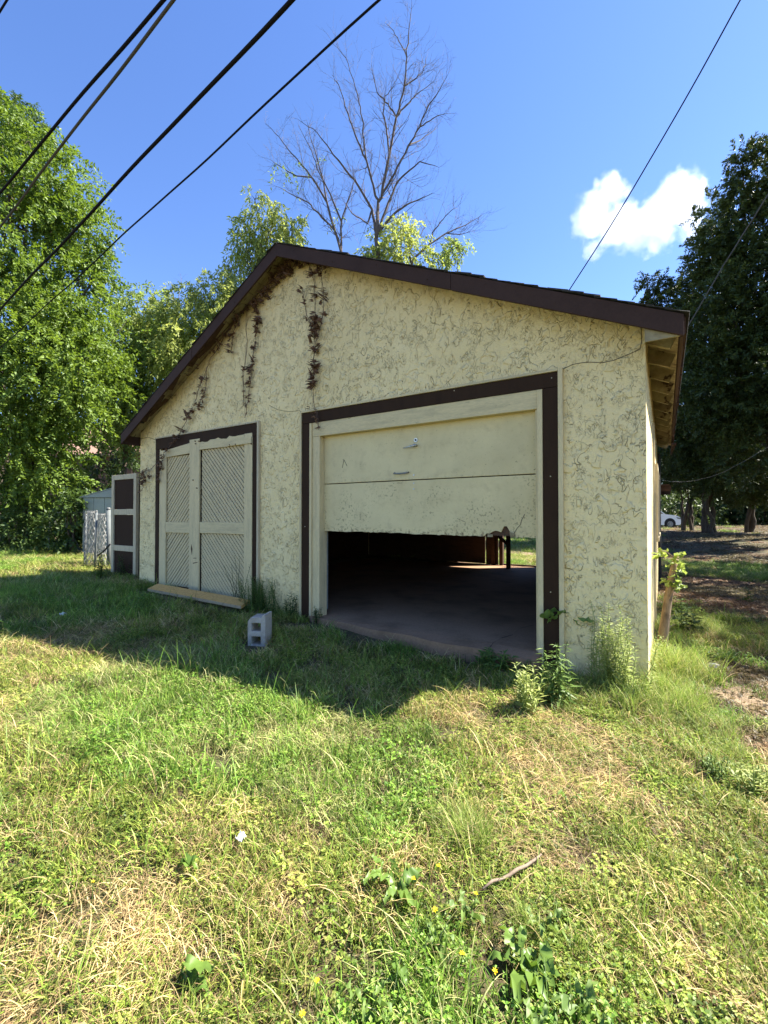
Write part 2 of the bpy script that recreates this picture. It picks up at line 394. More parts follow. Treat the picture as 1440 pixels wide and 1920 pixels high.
def wiggle(a, b, n=6, amp=.15, seed=0):
    r = random.Random(seed); a = Vector(a); b = Vector(b); L = (b-a).length
    return [a.lerp(b, i/(n-1))+Vector((r.uniform(-1, 1), r.uniform(-1, 1), r.uniform(-.4, .4)))*amp*L*.25*(0 if i in (0, n-1) else 1) for i in range(n)]
def wood(name, base, lobes, r0, mat, parent, seed=0, split=.45, trunks=1):
    mb = MB(); r = random.Random(seed); base = Vector(base)
    top = sum((Vector(c)*n for c, _, n in lobes), Vector())/sum(n for *_, n in lobes)
    for k in range(trunks):
        b0 = base+Vector((r.uniform(-1, 1), r.uniform(-1, 1), 0))*(.35*(trunks > 1))
        fork = b0.lerp(Vector((top.x+r.uniform(-.5, .5), top.y, top.z)), split); fork.z = b0.z+(top.z-b0.z)*split
        pts = wiggle(b0-Vector((0, 0, .3)), fork, 7, .16, seed+k); mb.tube(pts, [r0*(1.35 if i == 0 else 1-.07*i) for i in range(7)], 9)
        for j, (c, rad, n) in enumerate(lobes):
            if trunks > 1 and j % trunks != k: continue
            c = Vector(c); rr = r0*.42; p2 = wiggle(fork, c, 6, .22, seed+j*3+1); mb.tube(p2, [rr*(1-.14*i) for i in range(6)], 6)
            for q in range(5):
                e = c+Vector([r.uniform(-1, 1)*rad[i]*.8 for i in range(3)]); s_ = p2[r.randint(2, 5)]
                mb.tube(wiggle(s_, e, 5, .25, seed+j*7+q), [rr*.38, rr*.3, rr*.22, rr*.14, rr*.05], 4)
    return mb.build(name, mat, parent, smooth=True)
def lobe(px, py, d, rpx, n, dy=None, ry=None):
    """lobe centred on the sight line of (px, py) at depth d, with a radius in photo pixels"""
    rr = rpx*d/FPX; return (tuple(P(px, py, d)), (rr, rr if ry is None else ry, (dy*d/FPX if dy else rr)), n)
def tree(name, label, base, lobes, leafm, barkm, r0, kw, group=None, seed=0, split=.45, trunks=1, cat='tree'):
    base = (float(base[0]), float(base[1]), float(gz(base[0], base[1])))
    t = thing(name, base, label, cat, group)
    wood('trunk', base, lobes, r0, barkm, t, seed, split, trunks)
    crown('crown', lobes, leafm, t, seed=seed+1, **kw)
    return t

# ------------------------------------------------------------------ ground
def sheet(xs, ys, zoff=0.0):
    X, Y = np.meshgrid(xs, ys); Z = gz(X, Y)+zoff; nx, ny = len(xs), len(ys)
    V = np.stack([X, Y, Z], -1).reshape(-1, 3)
    i = np.arange((ny-1)*(nx-1)); r_, c_ = i//(nx-1), i % (nx-1); a = r_*nx+c_
    return V, np.stack([a, a+1, a+nx+1, a+nx], 1)
u = np.linspace(-1, 1, 260); ax_ = 14*u+420*np.sign(u)*np.abs(u)**7
V, F = sheet(ax_-3, ax_+2)
o = mk_obj('ground', fast_mesh('ground', V, F, 'ground', smooth=True)); tag(o, kind='structure')

# ------------------------------------------------------------------ the garage
XL, XR, YB = -8.09, -0.128, 7.2
OV = -0.25
ap = Wp(521, 458, OV); er = Wp(1282, 590, OV); el = Wp(230, 815, OV)
AX, AZ = float(ap[0]), float(ap[2]); RX, RZ = float(er[0]), float(er[2]); LX, LZ = float(el[0]), float(el[2])
def rz(x):                                                            # top of the roof deck
    return AZ+(x-AX)/(RX-AX)*(RZ-AZ) if x > AX else AZ+(AX-x)/(AX-LX)*(LZ-AZ)
garage = thing('garage', (-4.1, 3.4, 0.0), 'cream stucco garage with dark brown trim, gable roof and a half-open overhead door', 'garage')
gf = 0.03
# door openings in the front wall
D1 = (-7.47, -5.055, 2.585); D2 = (-3.97, -1.005, 2.56)
under = lambda x: rz(x)-0.028
mb = MB()
poly = [(XL, -.45), (D1[0], -.45), (D1[0], D1[2]), (D1[1], D1[2]), (D1[1], -.45), (D2[0], -.45), (D2[0], D2[2]), (D2[1], D2[2]), (D2[1], -.45), (XR, -.45), (XR, under(XR)), (AX, under(AX)), (XL, under(XL))]
mb.prism(poly, 0.0, 0.15)
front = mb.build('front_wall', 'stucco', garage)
# side walls: stucco return first, then painted boards
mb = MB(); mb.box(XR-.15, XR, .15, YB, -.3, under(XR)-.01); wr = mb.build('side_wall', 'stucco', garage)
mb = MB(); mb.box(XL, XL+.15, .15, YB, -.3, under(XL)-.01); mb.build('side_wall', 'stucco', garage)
mb = MB(); mb.box(XR+.001, XR+.022, 2.55, 2.68, -.1, 2.6); mb.build('side_trim', 'greytrim', garage)
for yy in (3.6, 5.3):                                                  # two side windows with dark frames
    fr = MB(); fr.box(XR+.001, XR+.045, yy, yy+.09, 1.0, 2.15); fr.box(XR+.001, XR+.045, yy+.91, yy+1.0, 1.0, 2.15)
    fr.box(XR+.001, XR+.045, yy+.09, yy+.91, 2.06, 2.15); fr.box(XR+.001, XR+.055, yy-.02, yy+1.02, .94, 1.0)
    w = fr.build('window', 'greytrim', garage); g = MB(); g.box(XR+.001, XR+.012, yy+.09, yy+.91, 1.0, 2.06); g.build('pane', 'carglass', w)
mb = MB(); mb.tube([(XR+.03, 7.0, -.1), (XR+.03, 7.0, 2.7)], .03, 8); mb.build('downpipe', 'blackmetal', garage)
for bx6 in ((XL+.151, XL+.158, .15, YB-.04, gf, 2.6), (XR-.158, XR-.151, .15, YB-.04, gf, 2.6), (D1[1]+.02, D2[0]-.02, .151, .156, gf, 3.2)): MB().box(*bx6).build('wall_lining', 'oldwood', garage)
# back wall: planks with gaps and a doorway
oa, ob_ = -3.66, -2.70
x = XL+.16; k = 0
while x < XR-.16:
    w = rnd.uniform(.20, .27); x2 = min(x+w, XR-.16); gap = rnd.choice([.003, .002, .004])
    for fx in (-4.09, -3.73):
        if x < fx-.01 and x2 > fx-.12: x2 = fx; gap = .028; break
    lo = gf+rnd.uniform(.0, .006)+(.014 if -5.0 < x < -4.1 else 0)
    if x2 > oa and x < oa-.001: x2 = oa
    if x < ob_ and x >= oa-.001: lo = 2.05; x2 = min(x2, ob_)
    if lo < 1:
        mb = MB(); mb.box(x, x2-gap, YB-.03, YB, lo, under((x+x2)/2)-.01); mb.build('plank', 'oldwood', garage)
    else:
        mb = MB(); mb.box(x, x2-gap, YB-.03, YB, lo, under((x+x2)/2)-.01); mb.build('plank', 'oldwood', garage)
    x = x2; k += 1
mb = MB(); mb.box(XL+.16, oa, YB-.12, YB-.031, gf+.9, gf+1.0); mb.build('girt', 'oldwood', garage)
for xx in (oa-.25, oa-.03, ob_+.0):
    mb = MB(); mb.box(xx, xx+.09, YB-.14, YB-.032, gf, 2.9); mb.build('post', 'oldwood', garage)
mb = MB(); mb.box(oa, ob_, YB-.06, YB+.02, gf-.02, gf+.035); mb.build('sill', 'oldwood', garage)
mb = MB(); px_ = -3.28; mb.box(px_-.045, px_+.045, YB-.75, YB-.66, gf, 2.7); mb.build('post', 'oldwood', garage)
mb = MB(); mb.bar((px_, YB-.70, .62), (px_-.42, YB-.70, .95), .06, .07); mb.build('brace', 'oldwood', garage)
# slab with apron, slightly broken front edge
mb = MB(); edge = []
for i in range(25):
    xx = D2[0]+(D2[1]-D2[0])*i/24; edge.append((xx, -.02-.26*(i/24)**.8-.03*math.sin(i*.9)-.03*rnd.random()))
vs1 = [(x, y, gf) for x, y in edge]+[(D2[1], .0, gf), (D2[0], .0, gf)]
n = len(vs1); mb.add(vs1+[(x, y, gf-.2) for x, y, _ in vs1], [tuple(range(n)), tuple(range(2*n-1, n-1, -1))]+[(i, n+i, n+(i+1) % n, (i+1) % n) for i in range(n)])
mb.box(XL+.16, XR-.16, .012, YB+.05, gf-.25, gf)
slab = mb.build('concrete_floor', 'concrete', garage)
cp = [G(*q, z=gf+.004) for q in ((912, 1222), (925, 1205), (940, 1196), (962, 1190), (975, 1178), (1000, 1172), (1012, 1160))]
mb = MB()
for i in range(len(cp)-1):
    a, b = cp[i], cp[i+1]; w0, w1 = .05*(1-i*.12), .05*(1-(i+1)*.12)
    mb.add([(a[0], a[1]-w0/2, gf+.004), (b[0], b[1]-w1/2, gf+.004), (b[0], b[1]+w1/2, gf+.004), (a[0], a[1]+w0/2, gf+.004)], [(0, 1, 2, 3)])
mb.build('crack', 'crack', slab)
# crack running from the overhead door trim to the eave
mb = MB(); cr = [Wp(*q) for q in ((1056, 692), (1075, 683), (1100, 679), (1130, 680), (1150, 676), (1175, 666), (1200, 655), (1203, 640), (1202, 612))]
for i in range(len(cr)-1): mb.tube([(cr[i][0], -.001, cr[i][2]), (cr[i+1][0], -.001, cr[i+1][2])], .0035, 4)
mb.build('crack', 'crack', front)
mb = MB(); cr = [Wp(*q) for q in ((262, 823), (278, 820), (296, 826))]
for i in range(len(cr)-1): mb.tube([(cr[i][0], -.001, cr[i][2]), (cr[i+1][0], -.001, cr[i+1][2])], .004, 4)
mb.build('crack', 'crack', front)
mb = MB(); cr = [Wp(*q) for q in ((505, 760), (520, 768), (540, 772), (562, 770), (572, 776))]
for i in range(len(cr)-1): mb.tube([(cr[i][0], -.001, cr[i][2]), (cr[i+1][0], -.001, cr[i+1][2])], .003, 4)
mb.build('crack', 'crack', front)

# roof: deck boards, rafters, shingle courses, fascia
roof = bpy.data.objects.new('roof', None); COL.objects.link(roof); roof.parent = garage; roof.location = (0, 0, 0)
def slope(side):
    x1 = RX if side > 0 else LX; z1 = rz(x1)
    a = Vector((AX, 0, AZ)); b = Vector((x1, 0, z1)); L = (b-a).length; d = (b-a)/L; nrm = Vector((-d.z, 0, d.x)) if side > 0 else Vector((d.z, 0, -d.x))
    if nrm.z < 0: nrm = -nrm
    return a, d, L, nrm
for side in (1, -1):
    a, d, L, nrm = slope(side)
    s = 0.0; k = 0; nb = int(L/.195)
    for k in range(nb):                                               # deck boards run front to back
        s0 = L*k/nb+.003; s1 = L*(k+1)/nb-.004
        y0 = OV
        if side < 0 and (12 <= k <= 14 or k in (18, 19, 20)): y0 = OV+rnd.choice([.10, .16, .22]) if k not in (20,) else OV+.05
        t_ = .02; a0 = a+d*s0; a1 = a+d*s1; q = -nrm*t_
        mb = MB(); pts = []
        for z_ in (q, Vector((0, 0, 0))):
            for (p, y) in ((a0, y0), (a1, y0+(rnd.uniform(0, .05) if y0 > OV+.01 else 0)), (a1, YB+.2), (a0, YB+.2)): pts.append((p.x+z_.x, y, p.z+z_.z))
        mb.hexa(pts); mb.build('deck_board', 'soffit', roof)
    for k in range(13):                                               # rafters with tails showing at the eave
        y = .17+k*.575; r0 = a-nrm*.085+d*.05; r1 = a+d*(L-.03)-nrm*.085
        mb = MB(); mb.bar((r0.x, y, r0.z), (r1.x, y, r1.z), .045, .125, up=nrm); mb.build('rafter', 'soffit', roof)
    nc = int(L/.14)
    for k in range(nc):                                               # shingle courses
        s0 = L*k/nc; s1 = L*(k+1)/nc+.05
        p0 = a+d*s0+nrm*.003; p1 = a+d*min(s1, L+.035)+nrm*.012; fo = OV-.03-rnd.uniform(0, .014)
        pts = []
        for z_ in (Vector((0, 0, 0)), nrm*.006):
            for (p, y) in ((p0, fo), (p1, fo-rnd.uniform(0, .012)), (p1, YB+.23), (p0, YB+.23)): pts.append((p.x+z_.x, y, p.z+z_.z))
        if side > 0 and k in (6, 7, 8, 20, 21, 27, 28, 29): pts = [(x, y, z+(.012 if i > 3 else .004)) for i, (x, y, z) in enumerate(pts)]
        mb = MB(); mb.hexa(pts); mb.build('shingle_course', 'shingle', roof)
    # rake fascia at the front
    fh = .155
    f0 = a; f1 = a+d*L
    e = Vector((0, 0, -fh/abs(d.x))); cut_ = (.56 if side > 0 else .47)
    for a_, b_, yo in ((0, cut_-.0006, 0), (cut_+.0006, 1, .004)):
        g0_, g1_ = a+d*(L*a_), a+d*(L*b_); vsf = []; mb = MB()
        for y in (OV-.028-yo, OV-.002-yo):
            vsf += [(g0_.x, y, g0_.z), (g1_.x, y, g1_.z+(yo and -.004)), (g1_.x, y, g1_.z+e.z-yo), (g0_.x, y, g0_.z+e.z-yo)]
        mb.add(vsf, [(0, 1, 2, 3), (7, 6, 5, 4), (0, 4, 5, 1), (1, 5, 6, 2), (2, 6, 7, 3), (3, 7, 4, 0)])
        mb.build('rake_fascia', 'fascia', roof, bevel=.003)
    for k in range(7):
        q_ = a+d*(L*(k+.5)/7); z_ = q_.z-.05-(k % 2)*.06; MB().tube([(q_.x, OV-.03, z_), (q_.x, OV-.036, z_)], .006, 6).build('nail_head', 'oldwood', roof)
    x1 = f1.x
    # eave fascia
    sg = 1 if side > 0 else -1
    cuts = [(OV, 2.35), (2.36, 5.1)] if side > 0 else [(OV, 3.4), (3.41, YB+.2)]
    for c0, c1 in cuts:
        mb = MB(); mb.box(min(x1, x1-sg*.024), max(x1, x1-sg*.024), c0, c1, f1.z-.17, f1.z-.004); mb.build('eave_fascia', 'fascia', roof, bevel=.003)
    if side > 0:
        mb = MB(); mb.hexa([(x1-.024, 5.12, f1.z-.30), (x1+.05, 5.12, f1.z-.30), (x1, YB, f1.z-.24), (x1-.024, YB, f1.z-.24), (x1-.024, 5.12, f1.z-.27), (x1+.05, 5.12, f1.z-.27), (x1, YB, f1.z-.10), (x1-.024, YB, f1.z-.10)])
        mb.build('loose_fascia', 'fascia', roof)
        # front soffit return board
        mb = MB(); mb.box(XR+.002, x1-.026, OV+.001, OV+.02, f1.z-.16, f1.z-.02); mb.build('return_board', 'soffit', roof)
        mb = MB()
        for k in range(26):
            y = OV+.02+k*.27; zt = f1.z-.012+rnd.uniform(0, .02); mb.box(x1+.002, x1+.012+rnd.uniform(0, .02), y, y+.25, zt-.09-rnd.uniform(0, .05), zt)
        mb.build('rotten_edge', 'oldwood', roof)
# rotten remnants hanging in the left rake soffit
for px, py in ((395, 640), (385, 652), (372, 668), (366, 676), (330, 735), (300, 752), (292, 764), (280, 775), (404, 628)):
    q = Wp(px, py, -.12); mb = MB(); L_ = rnd.uniform(.1, .22)
    mb.bar((q[0]-L_, -.12, rz(q[0]-L_)-.05), (q[0]+L_, -.12+rnd.uniform(-.08, .08), rz(q[0]+L_)-.035), .07, .008); mb.build('rotten_board', 'rust', roof)
# small rear lean-to roof beyond the far corner
mb = MB(); mb.box(-1.5, .1, YB+.24, YB+2.4, 2.02, 2.05); lt = mb.build('lean_to_roof', 'oldwood', garage)
for k in range(5):
    mb = MB(); mb.box(-1.5, .13, YB+.3+k*.5, YB+.34+k*.5, 1.90, 2.018); mb.build('rafter', 'oldwood', lt)
mb = MB(); mb.box(-.2, -.1, YB+.23, YB+2.4, -.2, 1.895); mb.build('lean_to_wall', 'oldwood', garage)

# trim round the overhead door
def part_box(name, mat, par, x0, x1, y0, y1, z0, z1, bevel=.003):
    return MB().box(x0, x1, y0, y1, z0, z1).build(name, mat, par, bevel=bevel)
od = bpy.data.objects.new('overhead_door', None); COL.objects.link(od); od.parent = garage
od.location = Vector((-2.4, .1, 1.1))-garage.location
TZ = 2.715
part_box('brown_trim', 'brown', od, -4.10, -3.962, -.024, -.001, -.25, 2.57)
part_box('brown_trim', 'brown', od, -.985, -.845, -.024, -.001, -.25, 2.57)
part_box('brown_trim', 'brown', od, -4.10, -.845, -.026, -.001, 2.573, TZ)
part_box('outer_molding', 'cream', od, -4.128, -4.102, -.040, -.001, -.2, TZ+.027)
part_box('outer_molding', 'cream', od, -.843, -.800, -.040, -.001, -.22, TZ+.027)
part_box('outer_molding', 'cream_h', od, -4.10, -.845, -.040, -.001, TZ+.002, TZ+.027)
part_box('door_stop', 'cream', od, -3.960, -3.925, -.034, .0, -.2, 2.565)
part_box('door_stop', 'cream', od, -1.035, -.987, -.034, .0, -.2, 2.565)
part_box('jamb', 'cream', od, -3.923, -3.80, -.012, .14, -.2, 2.383)
part_box('jamb', 'cream', od, -1.06, -1.037, .0, .14, -.2, 2.383)
part_box('header_board', 'cream_h', od, -3.923, -1.037, -.016, .14, 2.385, 2.57)
# two hanging sections of the door, with broken lower edge
Yd = .075
z_top = 2.383; z_mid = 1.758
lo0 = float(Wp(604, 996, Yd)[2]); lo1 = float(Wp(1012, 1010, Yd)[2]); dx0, dx1 = -3.80, -1.055
zb = lambda x: lo0+(lo1-lo0)*(x-dx0)/(dx1-dx0)
s1 = MB().box(dx0+.004, dx1-.004, Yd, Yd+.035, z_mid+.006, z_top+.03).build('door_section', 'door_upper', od, base=(-2.4, Yd, z_mid), bevel=.004)
bot = []; xs = np.linspace(dx0+.004, dx1-.004, 90)
h0, h1 = float(Wp(912, 995, Yd)[0]), float(Wp(963, 1000, Yd)[0])
for x in xs:
    z = zb(x)+rnd.uniform(0, .010)*(1 if x > -2.6 else 1.6)
    if h0 < x < h1: 
        f = (x-h0)/(h1-h0); z = zb(x)+.052+.02*rnd.random()+(.05 if .60 < f < .80 else 0)-(.03 if f < .12 or f > .93 else 0)
    bot.append((x, z))
pl = bot+[(dx1-.004, z_mid-.005), (dx0+.004, z_mid-.005)]
s2 = MB().prism(pl, Yd, Yd+.035).build('door_section', 'door_lower', od, base=(-2.4, Yd, zb(-2.4)))
mb = MB(); mb.box(h0-.03, h1+.05, Yd+.02, Yd+.03, zb(h0)+.015, zb(h0)+.14); mb.build('torn_skin', 'rust', od)
MB().box(h0+.015, h0+.07, Yd-.008, Yd-.002, zb(h0)+.0, zb(h0)+.028).build('torn_skin', 'soffit', od)
MB().add([(h1-.03, Yd-.01, zb(h1)+.0), (h1+.015, Yd-.02, zb(h1)+.01), (h1+.01, Yd-.03, zb(h1)+.05), (h1-.04, Yd-.01, zb(h1)+.06), (h1-.03, Yd-.004, zb(h1)+.0), (h1+.015, Yd-.012, zb(h1)+.01), (h1+.01, Yd-.02, zb(h1)+.05), (h1-.04, Yd-.004, zb(h1)+.06)], [(0, 1, 2, 3), (7, 6, 5, 4), (0, 4, 5, 1), (1, 5, 6, 2), (2, 6, 7, 3), (3, 7, 4, 0)]).build('torn_skin', 'soffit', od)
def linecrack(pts, par, y, r_=.0025):
    mb = MB(); q = [Wp(*p, y) for p in pts]
    for i in range(len(q)-1): mb.tube([(q[i][0], y, q[i][2]), (q[i+1][0], y, q[i+1][2])], r_, 4)
    return mb.build('crack', 'crack', par)
linecrack([(964, 1000), (970, 990), (976, 984), (978, 975), (984, 964)], od, Yd-.001, .003)
linecrack([(857, 972), (866, 976), (873, 979)], od, Yd-.001, .002)
linecrack([(642, 877), (645, 862), (651, 874)], od, Yd-.001, .003)
linecrack([(1001, 881), (1006, 878), (1010, 873)], od, Yd-.001, .0025)
linecrack([(1006, 894), (1007, 902)], od, Yd-.001, .003)
linecrack([(1005, 930), (1008, 921), (1010, 926), (1006, 931)], od, Yd-.001, .003)
for nx_, nz_ in ((-.90, 2.66), (-.915, 1.72), (-.92, .62), (-4.04, 1.2), (-1.9, 2.69)):
    MB().tube([(nx_, -.024, nz_), (nx_, -.028, nz_)], .006, 6).build('nail_head', 'greytrim', od)
# hardware
q = Wp(772, 838, Yd); hx, hz = float(q[0]), float(q[2])
hd = MB(); hd.tube([(hx+.06, Yd, hz+.01), (hx+.06, Yd-.05, hz+.01)], .016, 10); hd.tube([(hx+.06, Yd-.045, hz+.01), (hx-.02, Yd-.05, hz-.004), (hx-.085, Yd-.045, hz-.012)], [.010, .009, .007], 8)
hd.build('turn_handle', 'steel', od, smooth=True)
lk = MB(); lk.tube([(hx+.055, Yd-.001, hz+.075), (hx+.055, Yd-.008, hz+.075)], .024, 14); lk.build('lock_plate', 'steel', od); 
MB().tube([(hx+.055, Yd-.008, hz+.075), (hx+.055, Yd-.014, hz+.075)], .011, 10).build('keyhole', 'blackmetal', od)
q = Wp(753, 888, Yd); hx, hz = float(q[0]), float(q[2])
MB().tube([(hx-.095, Yd, hz+.012), (hx-.085, Yd-.035, hz+.003), (hx-.04, Yd-.045, hz-.002), (hx+.04, Yd-.045, hz-.002), (hx+.085, Yd-.035, hz+.003), (hx+.095, Yd, hz+.012)], .0095, 8).build('pull_handle', 'galv', od, smooth=True)
for px, py, sc in ((776, 891, s1), (776, 906, s2), (776, 917, s2)):
    q = Wp(px, py, Yd); MB().tube([(q[0], Yd, q[2]), (q[0], Yd-.006, q[2])], .010, 8).build('bolt', 'steel', od)
for i in range(2): MB().box(dx0+.01, dx1-.01, .20+i*.64, .82+i*.64, 2.46, 2.495).build('door_section', 'oldwood', od)   # sections already up on the track
for xx in (dx0-.02, dx1+.02):
    MB().tube([(xx, .16, .1), (xx, .16, 2.3), (xx, .3, 2.42), (xx, 2.4, 2.43)], .02, 6).build('track', 'galv', od)

# ------------------------------------------------------------------ double plank door on the left
bd = bpy.data.objects.new('plank_door', None); COL.objects.link(bd); bd.parent = garage; bd.location = Vector((-6.2, 0, .1))-garage.location
part_box('brown_trim', 'brown', bd, -7.56, -7.462, -.024, -.001, -.1, 2.50)
part_box('brown_trim', 'brown', bd, -5.065, -4.962, -.024, -.001, -.1, 2.50)
part_box('brown_trim', 'brown', bd, -7.56, -4.962, -.026, -.001, 2.503, 2.690)
part_box('outer_molding', 'greytrim', bd, -4.960, -4.925, -.042, -.001, -.1, 2.715)
part_box('outer_molding', 'greytrim', bd, -7.575, -4.962, -.036, -.001, 2.692, 2.712)
part_box('door_stop', 'cream', bd, -7.459, -7.42, -.012, .05, -.05, 2.50)
part_box('backing', 'oldwood', bd, -7.42, -5.07, .025, .06, 0.0, 2.58, 0)
def clip(poly, x0, x1, z0, z1):
    for ax, lim, sg in ((0, x0, 1), (0, x1, -1), (1, z0, 1), (1, z1, -1)):
        out = []
        for i in range(len(poly)):
            a, b = poly[i], poly[(i+1) % len(poly)]; da, db = (a[ax]-lim)*sg, (b[ax]-lim)*sg
            if da >= 0: out.append(a)
            if (da >= 0) != (db >= 0):
                f = da/(da-db); out.append((a[0]+(b[0]-a[0])*f, a[1]+(b[1]-a[1])*f))
        poly = out
        if len(poly) < 3: return []
    return poly
def diag(x0, x1, z0, z1, dirn, y0=0.0):
    w = .0435; g = .0105; L = (x1-x0)+(z1-z0); n = int(L/((w+g)*math.sqrt(2)))+2
    cx, cz = (x0 if dirn > 0 else x1), z1
    for k in range(-1, n):
        o_ = k*(w+g)*math.sqrt(2)
        # band starting at the top edge, travelling down the panel; dirn>0: '/' boards, else '\'
        c = o_
        if dirn > 0: f = lambda s, e: (x0+c+e*math.sqrt(2)-s-0, z1-s+0)
        else: f = lambda s, e: (x1-c-e*math.sqrt(2)+s, z1-s)
        p = [f(-.1, 0), f(L, 0), f(L, w), f(-.1, w)]
        p = clip(p, x0, x1, z0, z1)
        if len(p) < 3: continue
        A = .5*abs(sum(p[i][0]*p[(i+1) % len(p)][1]-p[(i+1) % len(p)][0]*p[i][1] for i in range(len(p))))
        if A < .0006: continue
        yy = y0+rnd.uniform(-.003, .003)
        MB().prism(p, yy, yy+.014).build('board', 'slat', bd, bevel=.0035)
lt_, rt_ = (-7.235, -6.555), (-6.285, -5.245)
diag(lt_[0], lt_[1], 1.235, 2.35, 1); diag(lt_[0], lt_[1], .16, 1.055, 1)
diag(rt_[0], rt_[1], 1.243, 2.40, -1); diag(rt_[0], rt_[1], .115, 1.062, -1)
def vboard(name, x0, x1, z0, z1, y0, mat='cream'):
    return part_box(name, mat, bd, x0, x1, y0, y0+.028, z0, z1, .004)
vboard('stile', -7.41, -7.237, .05, 2.47, -.028)
MB().hexa([(-7.235, -.029, 2.345), (-6.57, -.029, 2.365), (-6.57, .0, 2.365), (-7.235, .0, 2.345), (-7.235, -.029, 2.47), (-6.57, -.029, 2.535), (-6.57, .0, 2.535), (-7.235, .0, 2.47)]).build('rail', 'cream_h', bd, bevel=.004)
vboard('rail', -7.235, -6.57, 1.055, 1.235, -.026, 'cream_h')
MB().hexa([(-7.30, -.026, .03), (-6.54, -.026, -.04), (-6.54, .0, -.04), (-7.30, .0, .03), (-7.30, -.026, .185), (-6.54, -.026, .12), (-6.54, .0, .12), (-7.30, .0, .185)]).build('rail', 'cream_h', bd, bevel=.004)
vboard('stile', -6.566, -6.305, -.06, 2.585, -.034)
vboard('stile', -5.243, -5.072, .0, 2.555, -.028)
vboard('rail', -6.303, -5.245, 1.065, 1.243, -.026, 'cream_h')
vboard('rail', -6.303, -5.19, -.05, .115, -.027, 'cream_h')
top = [(-6.303, 2.405), (-5.245, 2.395)]+[(-5.245-(1.058)*i/16, 2.55+(-.02 if i in (6, 7, 8) else 0)+rnd.uniform(-.015, .008)-(.03 if i > 12 else 0)) for i in range(17)]
MB().prism(top, -.030, 0).build('rail', 'cream_h', bd)
MB().prism([(-5.60, 2.40), (-5.075, 2.40), (-5.075, 2.50), (-5.33, 2.50), (-5.60, 2.44)], -.045, -.029).build('bracket', 'cream_h', bd, bevel=.003)
for px, py in ((365, 827), (366, 832), (372, 827), (430, 834), (441, 833), (470, 832), (361, 900), (368, 915)):
    q = Wp(px, py, -.05); MB().tube([(q[0], -.03, q[2]), (q[0], -.052, q[2])], .009, 6).build('nail_head', 'rust', bd)
MB().prism([(-6.50, .88), (-6.465, .80), (-6.48, .70), (-6.51, .80)], -.036, -.0345).build('paint_chip', 'rust', bd)
MB().prism([(-6.45, .58), (-6.33, .60), (-6.33, .59), (-6.45, .565)], -.036, -.0345).build('paint_chip', 'rust', bd)
MB().prism([(-6.44, .66), (-6.36, .665), (-6.36, .655), (-6.44, .65)], -.036, -.0345).build('paint_chip', 'rust', bd)

# ------------------------------------------------------------------ gate beside the garage
gx0, gx1, gy = -9.50, -8.58, .22
gate = thing('gate', (gx0, gy, .05), 'tall gate of three dark brown panels in a white frame left of the garage', 'gate')
for x0, x1 in ((gx0, gx0+.085), (gx1-.095, gx1)): part_box('stile', 'greytrim', gate, x0, x1, gy-.03, gy+.03, .0, 2.16)
MT['cream2'] = MT['greytrim']
for z0, z1 in ((2.06, 2.158), (1.36, 1.468), (.64, .75), (.02, .12)): part_box('rail', 'greytrim', gate, gx0+.087, gx1-.097, gy-.026, gy+.026, z0, z1)
for z0, z1 in ((1.47, 2.058), (.752, 1.358), (.122, .638)): part_box('panel', 'brownpanel', gate, gx0+.087, gx1-.097, gy-.006, gy+.010, z0, z1, 0)

part_box('dark_gap_filler', 'oldwood', gate, -8.78, -8.20, .30, .36, .0, 2.05)  # dark board added to cover the bright sliver between gate and wall

# ------------------------------------------------------------------ rolled chain-link and posts
def chain_roll(px, d, r_, h, label, top_lean=0.0, seed=0):
    b = P(px, 1080, d); b[2] = float(gz(b[0], b[1])); t = thing('chain_link_roll', b, label, 'fence roll', 'rolls of chain-link fencing')
    mb = MB(); rr = random.Random(seed)
    for lay in range(2):
        rad = r_*(1-.35*lay); n = 9-2*lay
        for k in range(n):
            for sg in (1, -1):
                pts = []
                for j in range(15):
                    z = h*j/14; a = 2*math.pi*k/n+sg*z/h*5.2+lay; wob = 1+.05*math.sin(j*2.1+k)
                    pts.append((b[0]+rad*wob*math.cos(a)+top_lean*z/h, b[1]+rad*wob*math.sin(a), b[2]+z))
                mb.tube(pts, .0038, 3, False)
    mb.build('wire_mesh', 'galv', t)
    m2 = MB()
    for zz in (.25, .97): m2.tube([(b[0]+(r_+.006)*math.cos(a)+top_lean*zz, b[1]+(r_+.006)*math.sin(a), b[2]+h*zz) for a in np.linspace(0, 2*math.pi, 15)], .006, 4, False)
    m2.build('tie_wire', 'galv', t)
chain_roll(169, 9.9, .115, 1.22, 'left-hand standing roll of chain-link wire by the metal shed', .02, 1)
chain_roll(188, 9.8, .115, 1.18, 'right-hand standing roll of chain-link wire nearest the brown-panelled gate', .02, 2)
def post(px, d, h, r_, lean, label, name='fence_post'):
    b = P(px, 1080, d); b[2] = float(gz(b[0], b[1])); t = thing(name, b, label, 'fence post', 'loose steel fence posts')
    e = (b[0]+lean, b[1]+.02, b[2]+h); MB().tube([(b[0], b[1], b[2]-.1), e], r_, 10).build('pipe', 'postgrey', t, smooth=True)
    MB().tube([e, (e[0], e[1], e[2]+.03)], [r_*1.25, r_*.5], 10).build('cap', 'galv', t, smooth=True)
post(204, 9.6, 1.30, .045, -.08, 'thick grey steel post leaning beside the rolled chain-link')
post(178, 9.65, 1.22, .024, .0, 'thin steel post standing between the two wire rolls')
post(158, 10.0, 1.1, .024, .02, 'thin steel post left of the wire rolls')
b = P(196, 1035, 9.45); t = thing('tie_bar', b, 'short black bar tied across the steel post and wire roll', 'bar')
MB().tube([P(183, 1042, 9.5), P(194, 1034, 9.42), P(207, 1020, 9.4)], .018, 6).build('bar', 'blackmetal', t)

